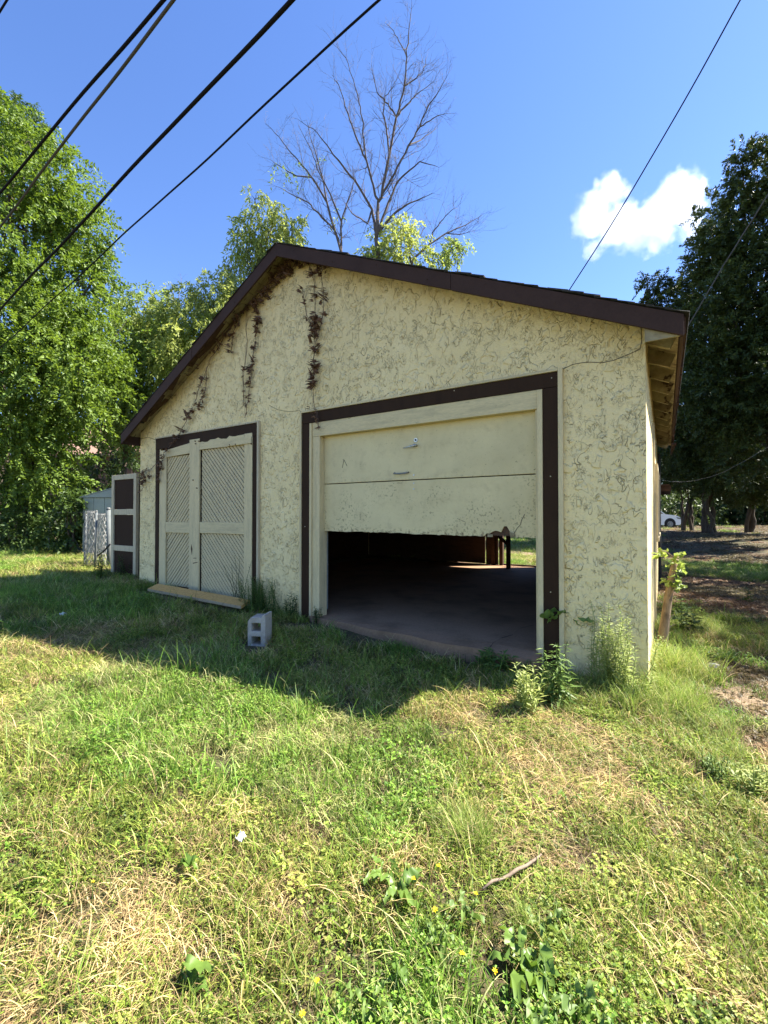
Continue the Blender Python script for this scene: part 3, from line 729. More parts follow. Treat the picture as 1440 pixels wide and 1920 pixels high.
# metal garden shed
sc = P(196, 966, 12.2); shx, shy = float(sc[0]), float(sc[1]); szb = float(gz(shx, shy))
shed = thing('garden_shed', (shx, shy, szb), 'pale grey-green metal garden shed behind the rolled chain-link', 'shed')
ang = R(30); ca, sa = math.cos(ang), math.sin(ang)
def sh(x, y, z): return (shx+x*ca-y*sa, shy+x*sa+y*ca, z)
hw, ez, az = .62, 1.84, 2.08
def shp(poly, y0, y1, name, mat, par): 
    n = len(poly); mb = MB(); mb.add([sh(x, y0, z) for x, z in poly]+[sh(x, y1, z) for x, z in poly], [tuple(range(n)), tuple(range(2*n-1, n-1, -1))]+[(i, n+i, n+(i+1) % n, (i+1) % n) for i in range(n)]); return mb.build(name, mat, par)
for k in range(4):
    x0 = -hw+k*2*hw/4; shp([(x0+.006, szb-.1), (x0+2*hw/4-.006, szb-.1), (x0+2*hw/4-.006, ez-.01), (x0+.006, ez-.01)], 0, .03, 'wall_panel', 'shedmetal', shed)
shp([(-hw, szb-.1), (hw, szb-.1), (hw, ez-.02), (-hw, ez-.02)], .035, 1.8, 'body', 'shedmetal', shed)
shp([(-hw-.03, ez), (hw+.03, ez), (.25, az)], -.04, 0.0, 'gable', 'shedmetal', shed)
shp([(-hw-.06, ez-.005), (.25, az+.01), (hw+.06, ez-.005), (hw+.06, ez+.015), (.25, az+.03), (-hw-.06, ez+.015)], -.05, 1.85, 'roof', 'shedmetal', shed)
shp([(hw-.03, szb-.1), (hw, szb-.1), (hw, ez-.02), (hw-.03, ez-.02)], -.02, -.001, 'door_frame', 'blackmetal', shed)

# low chain-link fence further left
fa = P(92, 1000, 12.8); fb = P(158, 1000, 12.2)
cf = thing('chain_link_fence', (fa[0], fa[1], float(gz(fa[0], fa[1]))), 'low chain-link fence in the shade under the left trees', 'fence')
for i, f in enumerate((0, .5, 1.0)):
    q = fa*(1-f)+fb*f; z0 = float(gz(q[0], q[1])); MB().tube([(q[0], q[1], z0-.1), (q[0], q[1], z0+1.2)], .025, 8).build('post', 'galv', cf)
z0 = float(gz(fa[0], fa[1])); mb = MB(); mb.tube([(fa[0], fa[1], z0+1.17), (fb[0], fb[1], z0+1.17)], .016, 6); mb.build('top_rail', 'galv', cf)
mb = MB(); n = 26; L = np.linalg.norm(fb-fa)
for k in range(-20, n):
    for sg in (0, 1):
        f0 = k/n; f1 = f0+1.12/L; a_, b_ = (f0, f1) if sg == 0 else (f1, f0)
        if f0 < 0 or f1 > 1: continue
        A = fa*(1-a_)+fb*a_; B = fa*(1-b_)+fb*b_; mb.tube([(A[0], A[1], z0+.03), (B[0], B[1], z0+1.15)], .0025, 3, False)
mb.build('wire_mesh', 'galv', cf)

# ------------------------------------------------------------------ cinder block
bx, by = -3.62, -1.22; bz = float(gz(bx, by))-.06
blk = thing('cinder_block', (bx, by, bz), 'grey two-hole concrete block standing on end in the grass before the garage', 'concrete block')
ba = R(26); bc, bs_ = math.cos(ba), math.sin(ba)
def B3(x, y, z): return (bx+x*bc-y*bs_, by+x*bs_+y*bc, bz+z)
W2, D2_, H2 = .195, .19, .39
mb = MB()
outer = [(-W2/2, 0), (W2/2, 0), (W2/2, H2), (W2/2-.028, H2-.002), (W2/2-.045, H2-.03), (-W2/2+.035, H2-.03), (-W2/2+.012, H2-.06), (-W2/2, H2-.075)]
bmx = bmesh.new()
def ring(poly, y): return [bmx.verts.new(Vector(B3(x, y, z))) for x, z in poly]
holes = [[(-.055, .215), (.045, .215), (.045, .300), (-.055, .300)], [(-.055, .075), (.045, .075), (.045, .160), (-.055, .160)]]
fronts = []
for y in (0.0, D2_):
    loops = [ring(outer, y)]+[ring(h_, y) for h_ in holes]; fronts.append(loops)
    es = []
    for lp in loops:
        for i in range(len(lp)): es.append(bmx.edges.new((lp[i], lp[(i+1) % len(lp)])))
    bmesh.ops.triangle_fill(bmx, edges=es, use_beauty=True)
for la, lb in zip(*fronts):
    for i in range(len(la)): bmx.faces.new((la[i], la[(i+1) % len(la)], lb[(i+1) % len(la)], lb[i]))
bmesh.ops.recalc_face_normals(bmx, faces=bmx.faces)
me = bpy.data.meshes.new('block'); bmx.transform(Matrix.Translation(-Vector((bx, by, bz)))); bmx.to_mesh(me); bmx.free(); me.materials.append(MT['block'])
ob = mk_obj('block', me, blk); bv = ob.modifiers.new('bevel', 'BEVEL'); bv.width = .006; bv.segments = 2; bv.limit_method = 'ANGLE'

# strand board plank in front of the plank door
pa, pb = G(277, 1114, .09), G(452, 1146, .03)
pd = thing('plank', ((pa[0]+pb[0])/2, (pa[1]+pb[1])/2, .03), 'orange strand board plank lying in the grass before the plank door', 'plank')
za, zb_ = float(gz(pa[0], pa[1]))+.035, float(gz(pb[0], pb[1]))+.06
dv = Vector((pb[0]-pa[0], pb[1]-pa[1], 0)).normalized(); nv = Vector((-dv.y, dv.x, 0))*.17; A = Vector((pa[0], pa[1], za)); Bq = Vector((pb[0], pb[1], zb_)); t_ = Vector((0, 0, .045))
nv.z = .055
MB().hexa([A, Bq, Bq+nv, A+nv, A+t_*.9, Bq+t_*.9, Bq+nv+t_*.9, A+nv+t_*.9]).build('board', 'osb', pd)
e_ = -nv.normalized()*.004
MB().hexa([A+e_, Bq+e_, Bq+e_*.2, A+e_*.2, A+e_+t_*.85, Bq+e_+t_*.85, Bq+e_*.2+t_*.85, A+e_*.2+t_*.85]).build('raw_edge', 'osbedge', pd)

# litter: paper scraps, stick, pale stone
def scrap(px, py, s, label, seed):
    q = G(px, py, -.03); z = float(gz(q[0], q[1]))+.07; t = thing('paper_scrap', (q[0], q[1], z), label, 'litter'); r = random.Random(seed)
    bm = bmesh.new(); bmesh.ops.create_grid(bm, x_segments=5, y_segments=5, size=s)
    for v in bm.verts: v.co += Vector((r.uniform(-.3, .3), r.uniform(-.3, .3), r.uniform(-.5, .7)))*s
    me = bpy.data.meshes.new('paper'); bm.to_mesh(me); bm.free(); me.materials.append(MT['paper']); o = mk_obj('crumpled_sheet', me, t); sm = o.modifiers.new('solid', 'SOLIDIFY'); sm.thickness = .001
scrap(452, 1572, .017, 'small crumpled white paper scrap in the sunlit foreground grass', 1)
scrap(118, 1176, .035, 'white paper scrap in the shaded grass at left', 2)
q = G(1340, 1232, -.1); t = thing('stone', (q[0], q[1], float(gz(q[0], q[1]))), 'pale stone at the edge of the bare path', 'stone')
bm = bmesh.new(); bmesh.ops.create_icosphere(bm, subdivisions=2, radius=.06)
for v in bm.verts: v.co = Vector((v.co.x*1.2, v.co.y*.8, v.co.z*.6))*(1+.25*mnoise.noise(v.co*20))
me = bpy.data.meshes.new('stone'); bm.to_mesh(me); bm.free(); me.materials.append(MT['stone']); mk_obj('rock', me, t)
sa_, sb_ = G(905, 1642, -.05), G(1015, 1578, -.05); t = thing('stick', sa_, 'pale weathered stick lying in the sunlit foreground grass', 'stick')
pts = [sa_+(sb_-sa_)*f+np.array([0, .008*math.sin(f*9), .0]) for f in np.linspace(0, 1, 8)]
pts = [(p[0], p[1], float(gz(p[0], p[1]))+.042+.006*math.sin(i*2)) for i, p in enumerate(pts)]
MB().tube(pts, [.004, .006, .0055, .0065, .007, .0065, .006, .003], 7).build('branch', 'stick', t, smooth=True)

# ------------------------------------------------------------------ neighbour's house behind the left trees
hb = P(205, 966, 30); hx, hy = float(hb[0]), float(hb[1])
hs_ = thing('neighbour_house', (hx, hy, .3), 'house with tan roof glimpsed behind the trees at left', 'house')
ca, sa = math.cos(R(20)), math.sin(R(20))
def hh(x, y, z): return (hx+x*ca-y*sa, hy+x*sa+y*ca, z)
mb = MB(); mb.hexa([hh(-5, 0, .2), hh(5, 0, .2), hh(5, 7, .2), hh(-5, 7, .2), hh(-5, 0, 5.4), hh(5, 0, 5.4), hh(5, 7, 5.4), hh(-5, 7, 5.4)]); mb.build('wall', 'brick', hs_)
mb = MB(); mb.hexa([hh(-5.4, -.5, 5.35), hh(5.4, -.5, 5.35), hh(5.4, 3.5, 8.2), hh(-5.4, 3.5, 8.2), hh(-5.4, -.5, 5.5), hh(5.4, -.5, 5.5), hh(5.4, 3.5, 8.35), hh(-5.4, 3.5, 8.35)]); 
mb.hexa([hh(-5.4, 3.5, 8.2), hh(5.4, 3.5, 8.2), hh(5.4, 7.5, 5.35), hh(-5.4, 7.5, 5.35), hh(-5.4, 3.5, 8.35), hh(5.4, 3.5, 8.35), hh(5.4, 7.5, 5.5), hh(-5.4, 7.5, 5.5)]); mb.build('roof', 'rooftan', hs_)
for xx in (-3, 0, 3):
    mb = MB(); mb.hexa([hh(xx-.5, -.06, 1.4), hh(xx+.5, -.06, 1.4), hh(xx+.5, -.005, 1.4), hh(xx-.5, -.005, 1.4), hh(xx-.5, -.06, 2.8), hh(xx+.5, -.06, 2.8), hh(xx+.5, -.005, 2.8), hh(xx-.5, -.005, 2.8)]); w = mb.build('window', 'greytrim', hs_)
    mb = MB(); mb.hexa([hh(xx-.42, -.075, 1.5), hh(xx+.42, -.075, 1.5), hh(xx+.42, -.062, 1.5), hh(xx-.42, -.062, 1.5), hh(xx-.42, -.075, 2.7), hh(xx+.42, -.075, 2.7), hh(xx+.42, -.062, 2.7), hh(xx-.42, -.062, 2.7)]); mb.build('pane', 'carglass', w)

# ------------------------------------------------------------------ white car far behind
cb = P(1278, 992, 34); cx, cyy = float(cb[0]), float(cb[1]); cz = float(gz(cx, cyy))
car = thing('parked_car', (cx-2.2, cyy, cz), 'white car parked beyond the garage with its front end showing', 'car')
ca, sa = math.cos(YAW-R(4)), math.sin(YAW-R(4))
def cc(x, y, z): return (cx+(x)*ca-y*sa, cyy+x*sa+y*ca, cz+z)
prof = [(-4.6, .35), (-4.6, .9), (-4.45, 1.15), (-4.2, 1.25), (-3.7, 1.62), (-2.4, 1.68), (-1.75, 1.55), (-1.15, 1.08), (-.35, .98), (-.08, .85), (0, .62), (0, .35), (-.15, .25), (-4.4, .25)]
mb = MB(); n = len(prof)
rows = []
for y, k in ((0, .0), (.12, 1), (1.68, 1), (1.8, 0)):
    rows.append([cc(x*(1 if k else .985)-(.03 if not k else 0), y, z if (k or z < 1.1) else 1.1+(z-1.1)*.9) for x, z in prof])
vs_ = [q for rw in rows for q in rw]; fs = [tuple(range(n)), tuple(range(4*n-1, 3*n-1, -1))]
for r_ in range(3): fs += [(r_*n+i, r_*n+(i+1) % n, (r_+1)*n+(i+1) % n, (r_+1)*n+i) for i in range(n)]
body = mb.add(vs_, fs).build('body', 'carwhite', car)
gl = [(-3.95, 1.18), (-3.6, 1.52), (-2.4, 1.57), (-1.8, 1.46), (-1.35, 1.12)]
mb = MB(); mb.add([cc(x, -.015, z) for x, z in gl]+[cc(x, .0, z) for x, z in gl], [tuple(range(5)), tuple(range(9, 4, -1))]+[(i, 5+i, 5+(i+1) % 5, (i+1) % 5) for i in range(5)]); mb.build('side_window', 'carglass', car)
for wx in (-.85, -3.65):
    for wy in (-.02, 1.62):
        mb = MB(); mb.tube([cc(wx, wy, .33), cc(wx, wy+.2, .33)], .34, 20); w = mb.build('wheel', 'tyre', car)
        mb = MB(); mb.tube([cc(wx, wy-.012, .33), cc(wx, wy+.005, .33)], .22, 16); mb.build('rim', 'galv', w)
        for s_ in range(5):
            a = s_*2*math.pi/5; mb = MB(); mb.bar(cc(wx, wy-.02, .33), cc(wx+.19*math.cos(a), wy-.02, .33+.19*math.sin(a)), .05, .01); mb.build('spoke', 'steel', w)
mb = MB(); mb.tube([cc(-.85, -.015, .36), cc(-.85, .02, .36)], .42, 20); mb.build('wheel_arch', 'tyre', car)
for wy in (.03, 1.5): mb = MB(); mb.hexa([cc(-.28, wy-.04, .72), cc(.01, wy-.04, .68), cc(.01, wy+.28, .68), cc(-.28, wy+.28, .72), cc(-.40, wy-.04, .86), cc(-.02, wy-.04, .80), cc(-.02, wy+.28, .80), cc(-.40, wy+.28, .86)]); mb.build('headlight', 'galv', car)
mb = MB(); mb.hexa([cc(-.01, .4, .35), cc(.012, .4, .35), cc(.012, 1.4, .35), cc(-.01, 1.4, .35), cc(-.01, .4, .60), cc(.012, .4, .60), cc(.012, 1.4, .60), cc(-.01, 1.4, .60)]); mb.build('grille', 'blackmetal', car)

# ------------------------------------------------------------------ dead creeper strands on the front wall
def leaf_mesh(name, mat, seed, curl=1.0, L=1.0, Wd=.6, lobed=0, n=5):
    r = random.Random(seed); vs, fs = [], []
    for i in range(n+1):
        f = i/n; w = Wd*.5*math.sin(math.pi*min(1, .06+f*.94))**.75*(1+lobed*(.5 if i % 2 else -.35)) if 0 < i < n else 0.015
        x = L*f; z = -curl*.45*f*f*L+r.uniform(-.04, .04)*curl
        vs += [(x, -w, z+curl*w*.5+r.uniform(-.05, .05)*curl), (x, 0, z), (x, w, z+curl*w*.5+r.uniform(-.05, .05)*curl)]
    for i in range(n):
        a = i*3; fs += [(a, a+3, a+4, a+1), (a+1, a+4, a+5, a+2)]
    V = np.array(vs); F = np.array(fs); me = fast_mesh(name, V, F, mat, tint=np.full(len(F), r.random()), smooth=True); return me
DEAD = [leaf_mesh('leaf', 'leaf_dead', i, 1.6, .060, .034) for i in range(5)]
def put_leaf(me, parent, pos, rot, s, name='leaf'):
    o = bpy.data.objects.new(name, me); COL.objects.link(o); o.parent = parent; o.location = Vector(pos)-off_of(parent); o.rotation_euler = rot; o.scale = (s, s, s); return o
def vine(paths, leafspec, label, seed, Y=-.045):
    r = random.Random(seed); q0 = Wp(*paths[0][0], Y); t = thing('dead_vine', q0, label, 'vine', 'dead creeper strands on the garage front')
    mb = MB(); pol = []
    for pth in paths:
        pts = []
        for i, p in enumerate(pth):
            q = Wp(*p, Y); pts.append(Vector((q[0], Y+r.uniform(-.015, .015), q[2])))
        fine = []
        for i in range(len(pts)-1):
            for j in range(4): fine.append(pts[i].lerp(pts[i+1], j/4)+Vector((r.uniform(-.012, .012), r.uniform(-.01, .01), r.uniform(-.008, .008)))*(j > 0))
        fine.append(pts[-1]); mb.tube(fine, .0035, 4, False); pol.append(fine)
        for _ in range(2):
            f2 = [p+Vector((r.uniform(-.03, .03), r.uniform(-.01, .005), r.uniform(-.02, .02))) for p in fine]; mb.tube(f2, .0022, 3, False)
    mb.build('stem', 'vine', t)
    for (k, f0, f1, cnt, spread, s) in leafspec:
        cnt = int(cnt*.72)
        fine = pol[k]
        for _ in range(cnt):
            f = r.uniform(f0, f1)*(len(fine)-1); i = min(int(f), len(fine)-2); p = fine[i].lerp(fine[i+1], f-i)
            p = p+Vector((r.gauss(0, spread), r.uniform(-.05, .01), r.gauss(0, .025)))
            if p.z > under(p.x)-.02: p.z = under(p.x)-.05
            if p.y > -.012: p.y = -.012
            put_leaf(r.choice(DEAD), t, p, (r.uniform(-1, 1), r.uniform(1.0, 1.9), r.uniform(0, 6.28)), s*r.uniform(.5, 1.1))
vine([[(568, 478), (580, 500), (588, 530), (592, 600), (590, 660), (587, 720), (590, 760), (597, 806)], [(596, 480), (603, 520), (608, 560), (602, 610), (592, 640)], [(567, 540), (572, 580), (584, 610)]],
     [(0, .0, .5, 30, .030, 1), (0, .4, .74, 68, .020, .95), (0, .84, 1, 10, .010, .8), (1, 0, 1, 26, .018, .9), (2, 0, 1, 12, .014, .9)],
     'longest dead brown vine strand, hanging from below the roof peak to the overhead door trim', 11)
vine([[(578, 484), (550, 500), (520, 528), (500, 548), (485, 566)], [(560, 478), (535, 500), (520, 515)], [(540, 478), (566, 486), (600, 500), (625, 505)]],
     [(0, 0, 1, 62, .08, .9), (1, 0, 1, 44, .10, .9), (2, 0, 1, 22, .06, .8)], 'dead vine clump tucked under the roof peak', 12)
vine([[(464, 572), (478, 570), (484, 600), (478, 630), (480, 660)], [(462, 560), (464, 640), (457, 700), (455, 760)], [(478, 640), (470, 690), (466, 740), (460, 784)]],
     [(0, .2, .7, 36, .018, 1), (1, .5, 1, 10, .012, .8), (2, 0, .9, 34, .016, .9)], 'dead vine strand hanging above the right top corner of the plank door', 13)
vine([[(500, 548), (470, 570), (440, 600), (415, 640), (392, 680)], [(452, 590), (440, 620), (432, 660)], [(530, 505), (480, 556), (430, 610), (380, 668), (330, 722), (292, 770)], [(505, 535), (450, 585), (410, 640), (360, 700)]],
     [(0, .1, .9, 34, .05, .9), (1, .2, 1, 16, .02, .9), (2, .2, .9, 22, .03, .7)], 'dead vine trailing along the left slope below the soffit', 14)
vine([[(392, 680), (380, 715), (362, 760), (345, 800), (330, 822), (308, 850), (302, 880)], [(388, 695), (385, 730), (370, 765)]],
     [(0, .05, .55, 20, .03, 1), (0, .6, .8, 10, .02, 1), (0, .82, 1, 12, .02, 1), (1, 0, 1, 16, .02, 1)], 'dead vine crossing the left top corner of the plank door', 15)
vine([[(308, 862), (296, 868), (282, 880), (268, 886), (262, 900)], [(268, 886), (268, 900), (266, 918)], [(300, 868), (300, 890), (296, 905)], [(280, 882), (284, 896)]],
     [(0, .6, 1, 8, .02, 1), (1, .2, 1, 18, .025, 1), (2, .3, 1, 10, .015, 1), (3, .5, 1, 5, .01, .9)], 'dead vine with curled leaves at the left corner of the garage', 16)

# ------------------------------------------------------------------ wires
def wire(a, b, za, zb_, rad, mat, label, name='overhead_cable', ext=22, sag=.0, cat='cable'):
    ra, rb = ray(*a), ray(*b); A = Vector(CAM+ra*((za-CAM[2])/ra[2])); B = Vector(CAM+rb*((zb_-CAM[2])/rb[2])); d = (B-A).normalized()
    A0, B0 = A-d*ext*.4, B+d*ext; L = (B0-A0).length
    t = thing(name, tuple(A0), label, cat, 'overhead cables crossing the sky')
    pts = [A0.lerp(B0, i/160)+Vector((0, 0, .010*math.sin(i*.45+rad*900)+.002*math.sin(i*1.1))) for i in range(161)]
    MB().tube(pts, rad, 8).build('wire', mat, t, smooth=True)
wire((305, 0), (0, 360), 4.9, 4.9, .0125, 'cable', 'upper left black twisted cable crossing the top left corner')
wire((325, 0), (0, 425), 4.86, 4.86, .0115, 'cablegrey', 'weathered grey cable just below the upper left black one')
wire((545, 0), (0, 580), 4.4, 4.4, .0135, 'cable', 'thickest black cable, second from the right of the left bundle')
wire((712, 0), (232, 440), 4.6, 4.6, .0078, 'cable', 'thin dark cable, lowest of the left bundle, above the gable')
wire((14, 0), (0, 22), 5.6, 5.6, .008, 'cable', 'short dark wire in the extreme top left corner')
def wire2(pts, rad, mat, label, sag=0, n=28, name='overhead_cable', cat='cable'):
    p = [Vector(q) for q in pts]; t = thing(name, tuple(p[0]), label, cat, 'overhead cables crossing the sky'); out = []
    for i in range(len(p)-1):
        for j in range(n):
            f = j/n; out.append(p[i].lerp(p[i+1], f)+Vector((0, 0, -sag*4*f*(1-f)+.003*math.sin((i*n+j)*.5))))
    out.append(p[-1]); MB().tube(out, rad, 6).build('wire', mat, t, smooth=True)
aw = P(1064, 549, 5.2); bw = P(1388, 0, 3.6); cw = bw+(bw-aw)*1.6
wire2([aw, bw], .0062, 'cable', 'dark service wire rising from the right roof slope to the upper right', .07)
wire2([bw, cw], .0075, 'cable', 'far end of the service wire beyond the top edge', 0)
wire2([P(1284, 622, 6.5), P(1355, 500, 6.2), P(1440, 365, 5.8), P(1560, 180, 5.4)], .009, 'cablegrey', 'grey wire rising from the right eave in front of the conifers')
wire2([P(1240, 900, 10), P(1290, 903, 10), P(1350, 888, 9.6), P(1440, 838, 9), P(1560, 760, 8)], .0024, 'line', 'thin pale line drooping across the dark conifers at right', .02, name='washing_line', cat='line')

# ------------------------------------------------------------------ trees at left
KW = dict(K=25, L=.118, Wd=.058, twig=.62, droop=.30, hollow=.35)
b = P(60, 1000, 15); tree('leafy_tree', 'large bright green tree filling the left edge of the picture', b,
  [lobe(0, 315, 14, 90, 380), lobe(90, 345, 14.5, 72, 350), lobe(50, 430, 13.8, 110, 620), lobe(135, 430, 14.5, 62, 330), lobe(135, 560, 14, 72, 420), lobe(30, 580, 13.4, 120, 620), lobe(100, 690, 13.2, 115, 620), lobe(0, 760, 13, 110, 520), lobe(178, 520, 15, 30, 90), lobe(-60, 450, 14, 130, 350), lobe(50, 265, 14.5, 42, 130), lobe(168, 640, 14, 70, 260), lobe(60, 850, 13.4, 90, 330)], 'leaf_a', 'bark', .24, dict(KW), seed=21, split=.35)
b = P(0, 1000, 20); tree('leafy_tree', 'darker tree top behind the large left tree at the top left edge', b, [lobe(15, 235, 19, 50, 300), lobe(52, 240, 19, 24, 90), lobe(-30, 300, 19, 80, 300)], 'leaf_shrub', 'bark', .2, dict(KW), seed=22)
b = P(215, 1000, 18); tree('leafy_tree', 'mid green tree between the big left tree and the garage roof', b,
  [lobe(215, 640, 17.5, 62, 300), lobe(270, 585, 18, 46, 210, dy=55), lobe(285, 680, 17.5, 62, 320), lobe(200, 740, 17, 72, 340), lobe(320, 640, 18, 42, 170), lobe(250, 760, 17, 60, 230)], 'leaf_b', 'bark', .16, dict(KW, L=.15, Wd=.06, droop=.7), seed=23)
b = P(380, 1000, 16.5); tree('leafy_tree', 'light green tree with drooping leaves just left of the roof slope', b,
  [lobe(362, 588, 16.5, 50, 260), lobe(405, 560, 16.5, 40, 190), lobe(430, 620, 16, 40, 160), lobe(350, 660, 16, 50, 240), lobe(445, 545, 16.5, 20, 50), lobe(385, 545, 16.5, 20, 60), lobe(432, 515, 16.5, 18, 50), lobe(300, 610, 17, 34, 140)], 'leaf_c', 'bark', .10, dict(KW, L=.14, Wd=.05, droop=.8), seed=24)
b = P(500, 1000, 17); tree('leafy_tree', 'yellow-green tree with hanging leaf clusters showing above the left roof slope', b,
  [lobe(500, 420, 17, 34, 85, dy=42), lobe(478, 375, 17, 13, 22, dy=30), lobe(520, 395, 17, 14, 22, dy=24), lobe(548, 430, 17, 22, 50, dy=22), lobe(462, 470, 17, 28, 75, dy=40), lobe(505, 470, 17, 40, 120), lobe(462, 430, 17, 20, 36, dy=26), lobe(421, 495, 17, 9, 12, dy=14), lobe(450, 520, 17, 24, 60), lobe(540, 480, 17, 36, 90)], 'leaf_c', 'barkgrey', .11, dict(KW, L=.17, Wd=.065, droop=.95, K=14, twig=.5, thr=.3), seed=25)
b = P(745, 1000, 18); tree('leafy_tree', 'small bright green crown behind the middle of the right roof slope', b,
  [lobe(742, 455, 18, 36, 150), lobe(715, 475, 18, 30, 90), lobe(775, 482, 18, 28, 70), lobe(752, 430, 18, 18, 40), lobe(700, 480, 18, 20, 50)], 'leaf_c', 'barkgrey', .09, dict(KW, L=.15, Wd=.055, droop=.6), seed=26)
b = P(850, 1000, 18.5); tree('leafy_tree', 'thin sprigs of green leaves right of the small bright crown', b,
  [lobe(845, 470, 18.5, 20, 26, dy=14), lobe(858, 455, 18.5, 12, 12), lobe(822, 490, 18.5, 16, 14), lobe(800, 495, 18.5, 14, 10)], 'leaf_b', 'barkgrey', .06, dict(KW, L=.15, Wd=.055, droop=.5, twig=.4), seed=27)

# bare trees from traced limbs, twigs grown on them
def bare(label, limbs, d0, r0, seed, leaves=None, r_end=.005, dens=1.0):
    r = random.Random(seed); p0 = P(*limbs[0][0], d0); g = (float(p0[0]), float(p0[1]), float(gz(p0[0], p0[1])))
    t = thing('bare_tree', g, label, 'tree', 'bare dead trees behind the garage ridge')
    mb = MB(); tips = []
    def grow(p, d, L, rad, depth):
        n = 4; pts = [p]; dd = d.copy()
        for i in range(n):
            dd = (dd+Vector((r.gauss(0, .13), r.gauss(0, .13), r.gauss(.05, .10)))).normalized(); pts.append(pts[-1]+dd*L/n)
        mb.tube(pts, [rad*(1-.17*i) for i in range(n+1)], 3 if rad < .008 else 4, False)
        tips.append(pts[-1])
        if depth <= 0: return
        for i in range(1, n+1):
            for _ in range(1 if r.random() < .85 else 0):
                a = Vector((r.gauss(0, 1), r.gauss(0, 1), r.gauss(.25, .7))).normalized(); nd = (dd*.85+a*.75).normalized()
                grow(pts[i], nd, L*r.uniform(.42, .72), rad*.62, depth-1)
    node = {}
    for li, limb in enumerate(limbs):
        near = min(node, key=lambda q: (q[0]-limb[0][0])**2+(q[1]-limb[0][1])**2) if node else None
        ds, w0 = node[near] if near else (d0, r0)
        if li: w0 *= .92 if li == 1 else .72
        dd0 = 0 if li == 0 else r.uniform(-1.3, 1.3)
        dl = [ds+dd0*(i/(len(limb)-1)) for i in range(len(limb))]
        if near and li: limb = [near]+list(limb[1:])
        pts = [Vector(P(x, y, dl[i])) for i, (x, y) in enumerate(limb)]
        if li == 0: pts[0].z = g[2]-.3; pts[0].x = g[0]; pts[0].y = g[1]
        fine = []
        for i in range(len(pts)-1):
            for j in range(4): fine.append(pts[i].lerp(pts[i+1], j/4)+Vector((r.gauss(0, .018), r.gauss(0, .018), 0))*(j > 0))
        fine.append(pts[-1]); m_ = len(fine)
        rr = [w0*(1-i/(m_-1))**.8+r_end for i in range(m_)]
        if li == 0: rr = [w0*(1-.35*i/(m_-1)) for i in range(m_)]
        for i, q in enumerate(limb):
            if q not in node: node[q] = (dl[i], rr[min(i*4, m_-1)])
        mb.tube(fine, rr, 7 if li == 0 else 5, False)
        if li == 0: continue
        for i in range(2, m_):
            f = i/(m_-1); dd = (fine[i]-fine[i-1]).normalized()
            for _ in range((2 if r.random() < .25 else 1) if r.random() < .9*dens else 0):
                a = Vector((r.gauss(0, 1), r.gauss(0, 1), r.gauss(.2, .6))).normalized(); nd = (dd*.8+a*.8).normalized()
                grow(fine[i], nd, r.uniform(.45, 1.15)*(1.15-.45*f), max(.0052, rr[i]*.28), 2 if (f < .9 and r.random() < .7) else 1)
    mb.build('branches', 'barkgrey', t)
    if leaves:
        for (px, py, rp, n, mat) in leaves:
            crown('leaves', [lobe(px, py, d0, rp, n)], mat, t, K=7, L=.12, Wd=.06, twig=.4, droop=.5, seed=seed+px, hollow=.1, thr=.6)
bare('tall bare dead tree rising above the middle of the garage roof', [
  [(722, 966), (708, 470), (706, 440), (709, 383)],
  [(709, 383), (716, 365), (729, 296), (743, 220), (758, 162), (763, 108), (767, 54), (772, 4)],
  [(716, 365), (740, 325), (765, 274), (787, 238), (805, 195), (823, 170), (841, 137)],
  [(709, 383), (700, 347), (687, 300), (666, 253), (653, 213), (635, 159), (622, 140)],
  [(687, 300), (683, 262), (680, 224), (671, 180), (653, 119), (631, 83)],
  [(705, 440), (698, 393), (671, 347), (642, 310), (620, 282), (595, 249), (559, 224)],
  [(729, 296), (725, 249), (718, 213), (722, 180), (740, 160)],
  [(743, 220), (728, 195), (707, 173), (696, 119)],
  [(758, 162), (776, 150), (792, 137), (801, 105)],
  [(743, 220), (765, 195), (780, 178), (815, 150)],
  [(709, 419), (728, 380), (747, 339), (787, 303), (823, 314)],
  [(787, 238), (812, 222), (836, 212)],
  [(765, 274), (790, 262), (820, 240)],
  [(763, 108), (752, 84), (738, 58), (722, 42)],
  [(707, 400), (690, 420), (660, 400), (640, 370)],
  [(709, 430), (740, 400), (770, 380), (810, 362)]], 17.5, .10, 31)
bare('second bare tree with a few surviving leaves, left of the tall dead tree', [
  [(640, 966), (645, 520), (640, 473), (628, 433)],
  [(640, 473), (628, 433), (613, 379), (584, 332), (566, 310), (548, 289), (523, 256), (498, 231)],
  [(648, 473), (640, 415), (620, 365), (599, 325), (584, 282), (559, 235)],
  [(628, 433), (599, 401), (577, 379), (548, 365), (520, 350)],
  [(613, 379), (604, 330), (590, 280), (575, 225)],
  [(640, 415), (655, 370), (664, 340), (660, 310)],
  [(584, 332), (556, 330), (525, 312), (508, 300)]], 17, .07, 32,
  [(525, 305, 26, 20, 'leaf_b'), (548, 320, 24, 16, 'leaf_b'), (595, 315, 20, 12, 'leaf_b'), (640, 405, 14, 8, 'leaf_c')])
bare('low bare limb reaching right above the roof slope', [
  [(775, 966), (770, 520), (772, 505), (776, 484)],
  [(776, 484), (805, 458), (837, 437), (873, 422), (906, 401)],
  [(805, 458), (815, 430), (835, 405), (850, 392)],
  [(770, 500), (768, 470), (785, 445), (800, 420)],
  [(837, 437), (862, 440), (890, 432)]], 17.8, .07, 33, dens=1.2)
bare('thin bare twig above the trees left of the roof', [[(340, 966), (330, 600), (332, 590), (333, 580)], [(333, 580), (325, 555), (322, 530)], [(333, 580), (336, 550), (340, 522)], [(333, 580), (350, 560), (362, 545)]], 18, .03, 34, r_end=.006, dens=.1)

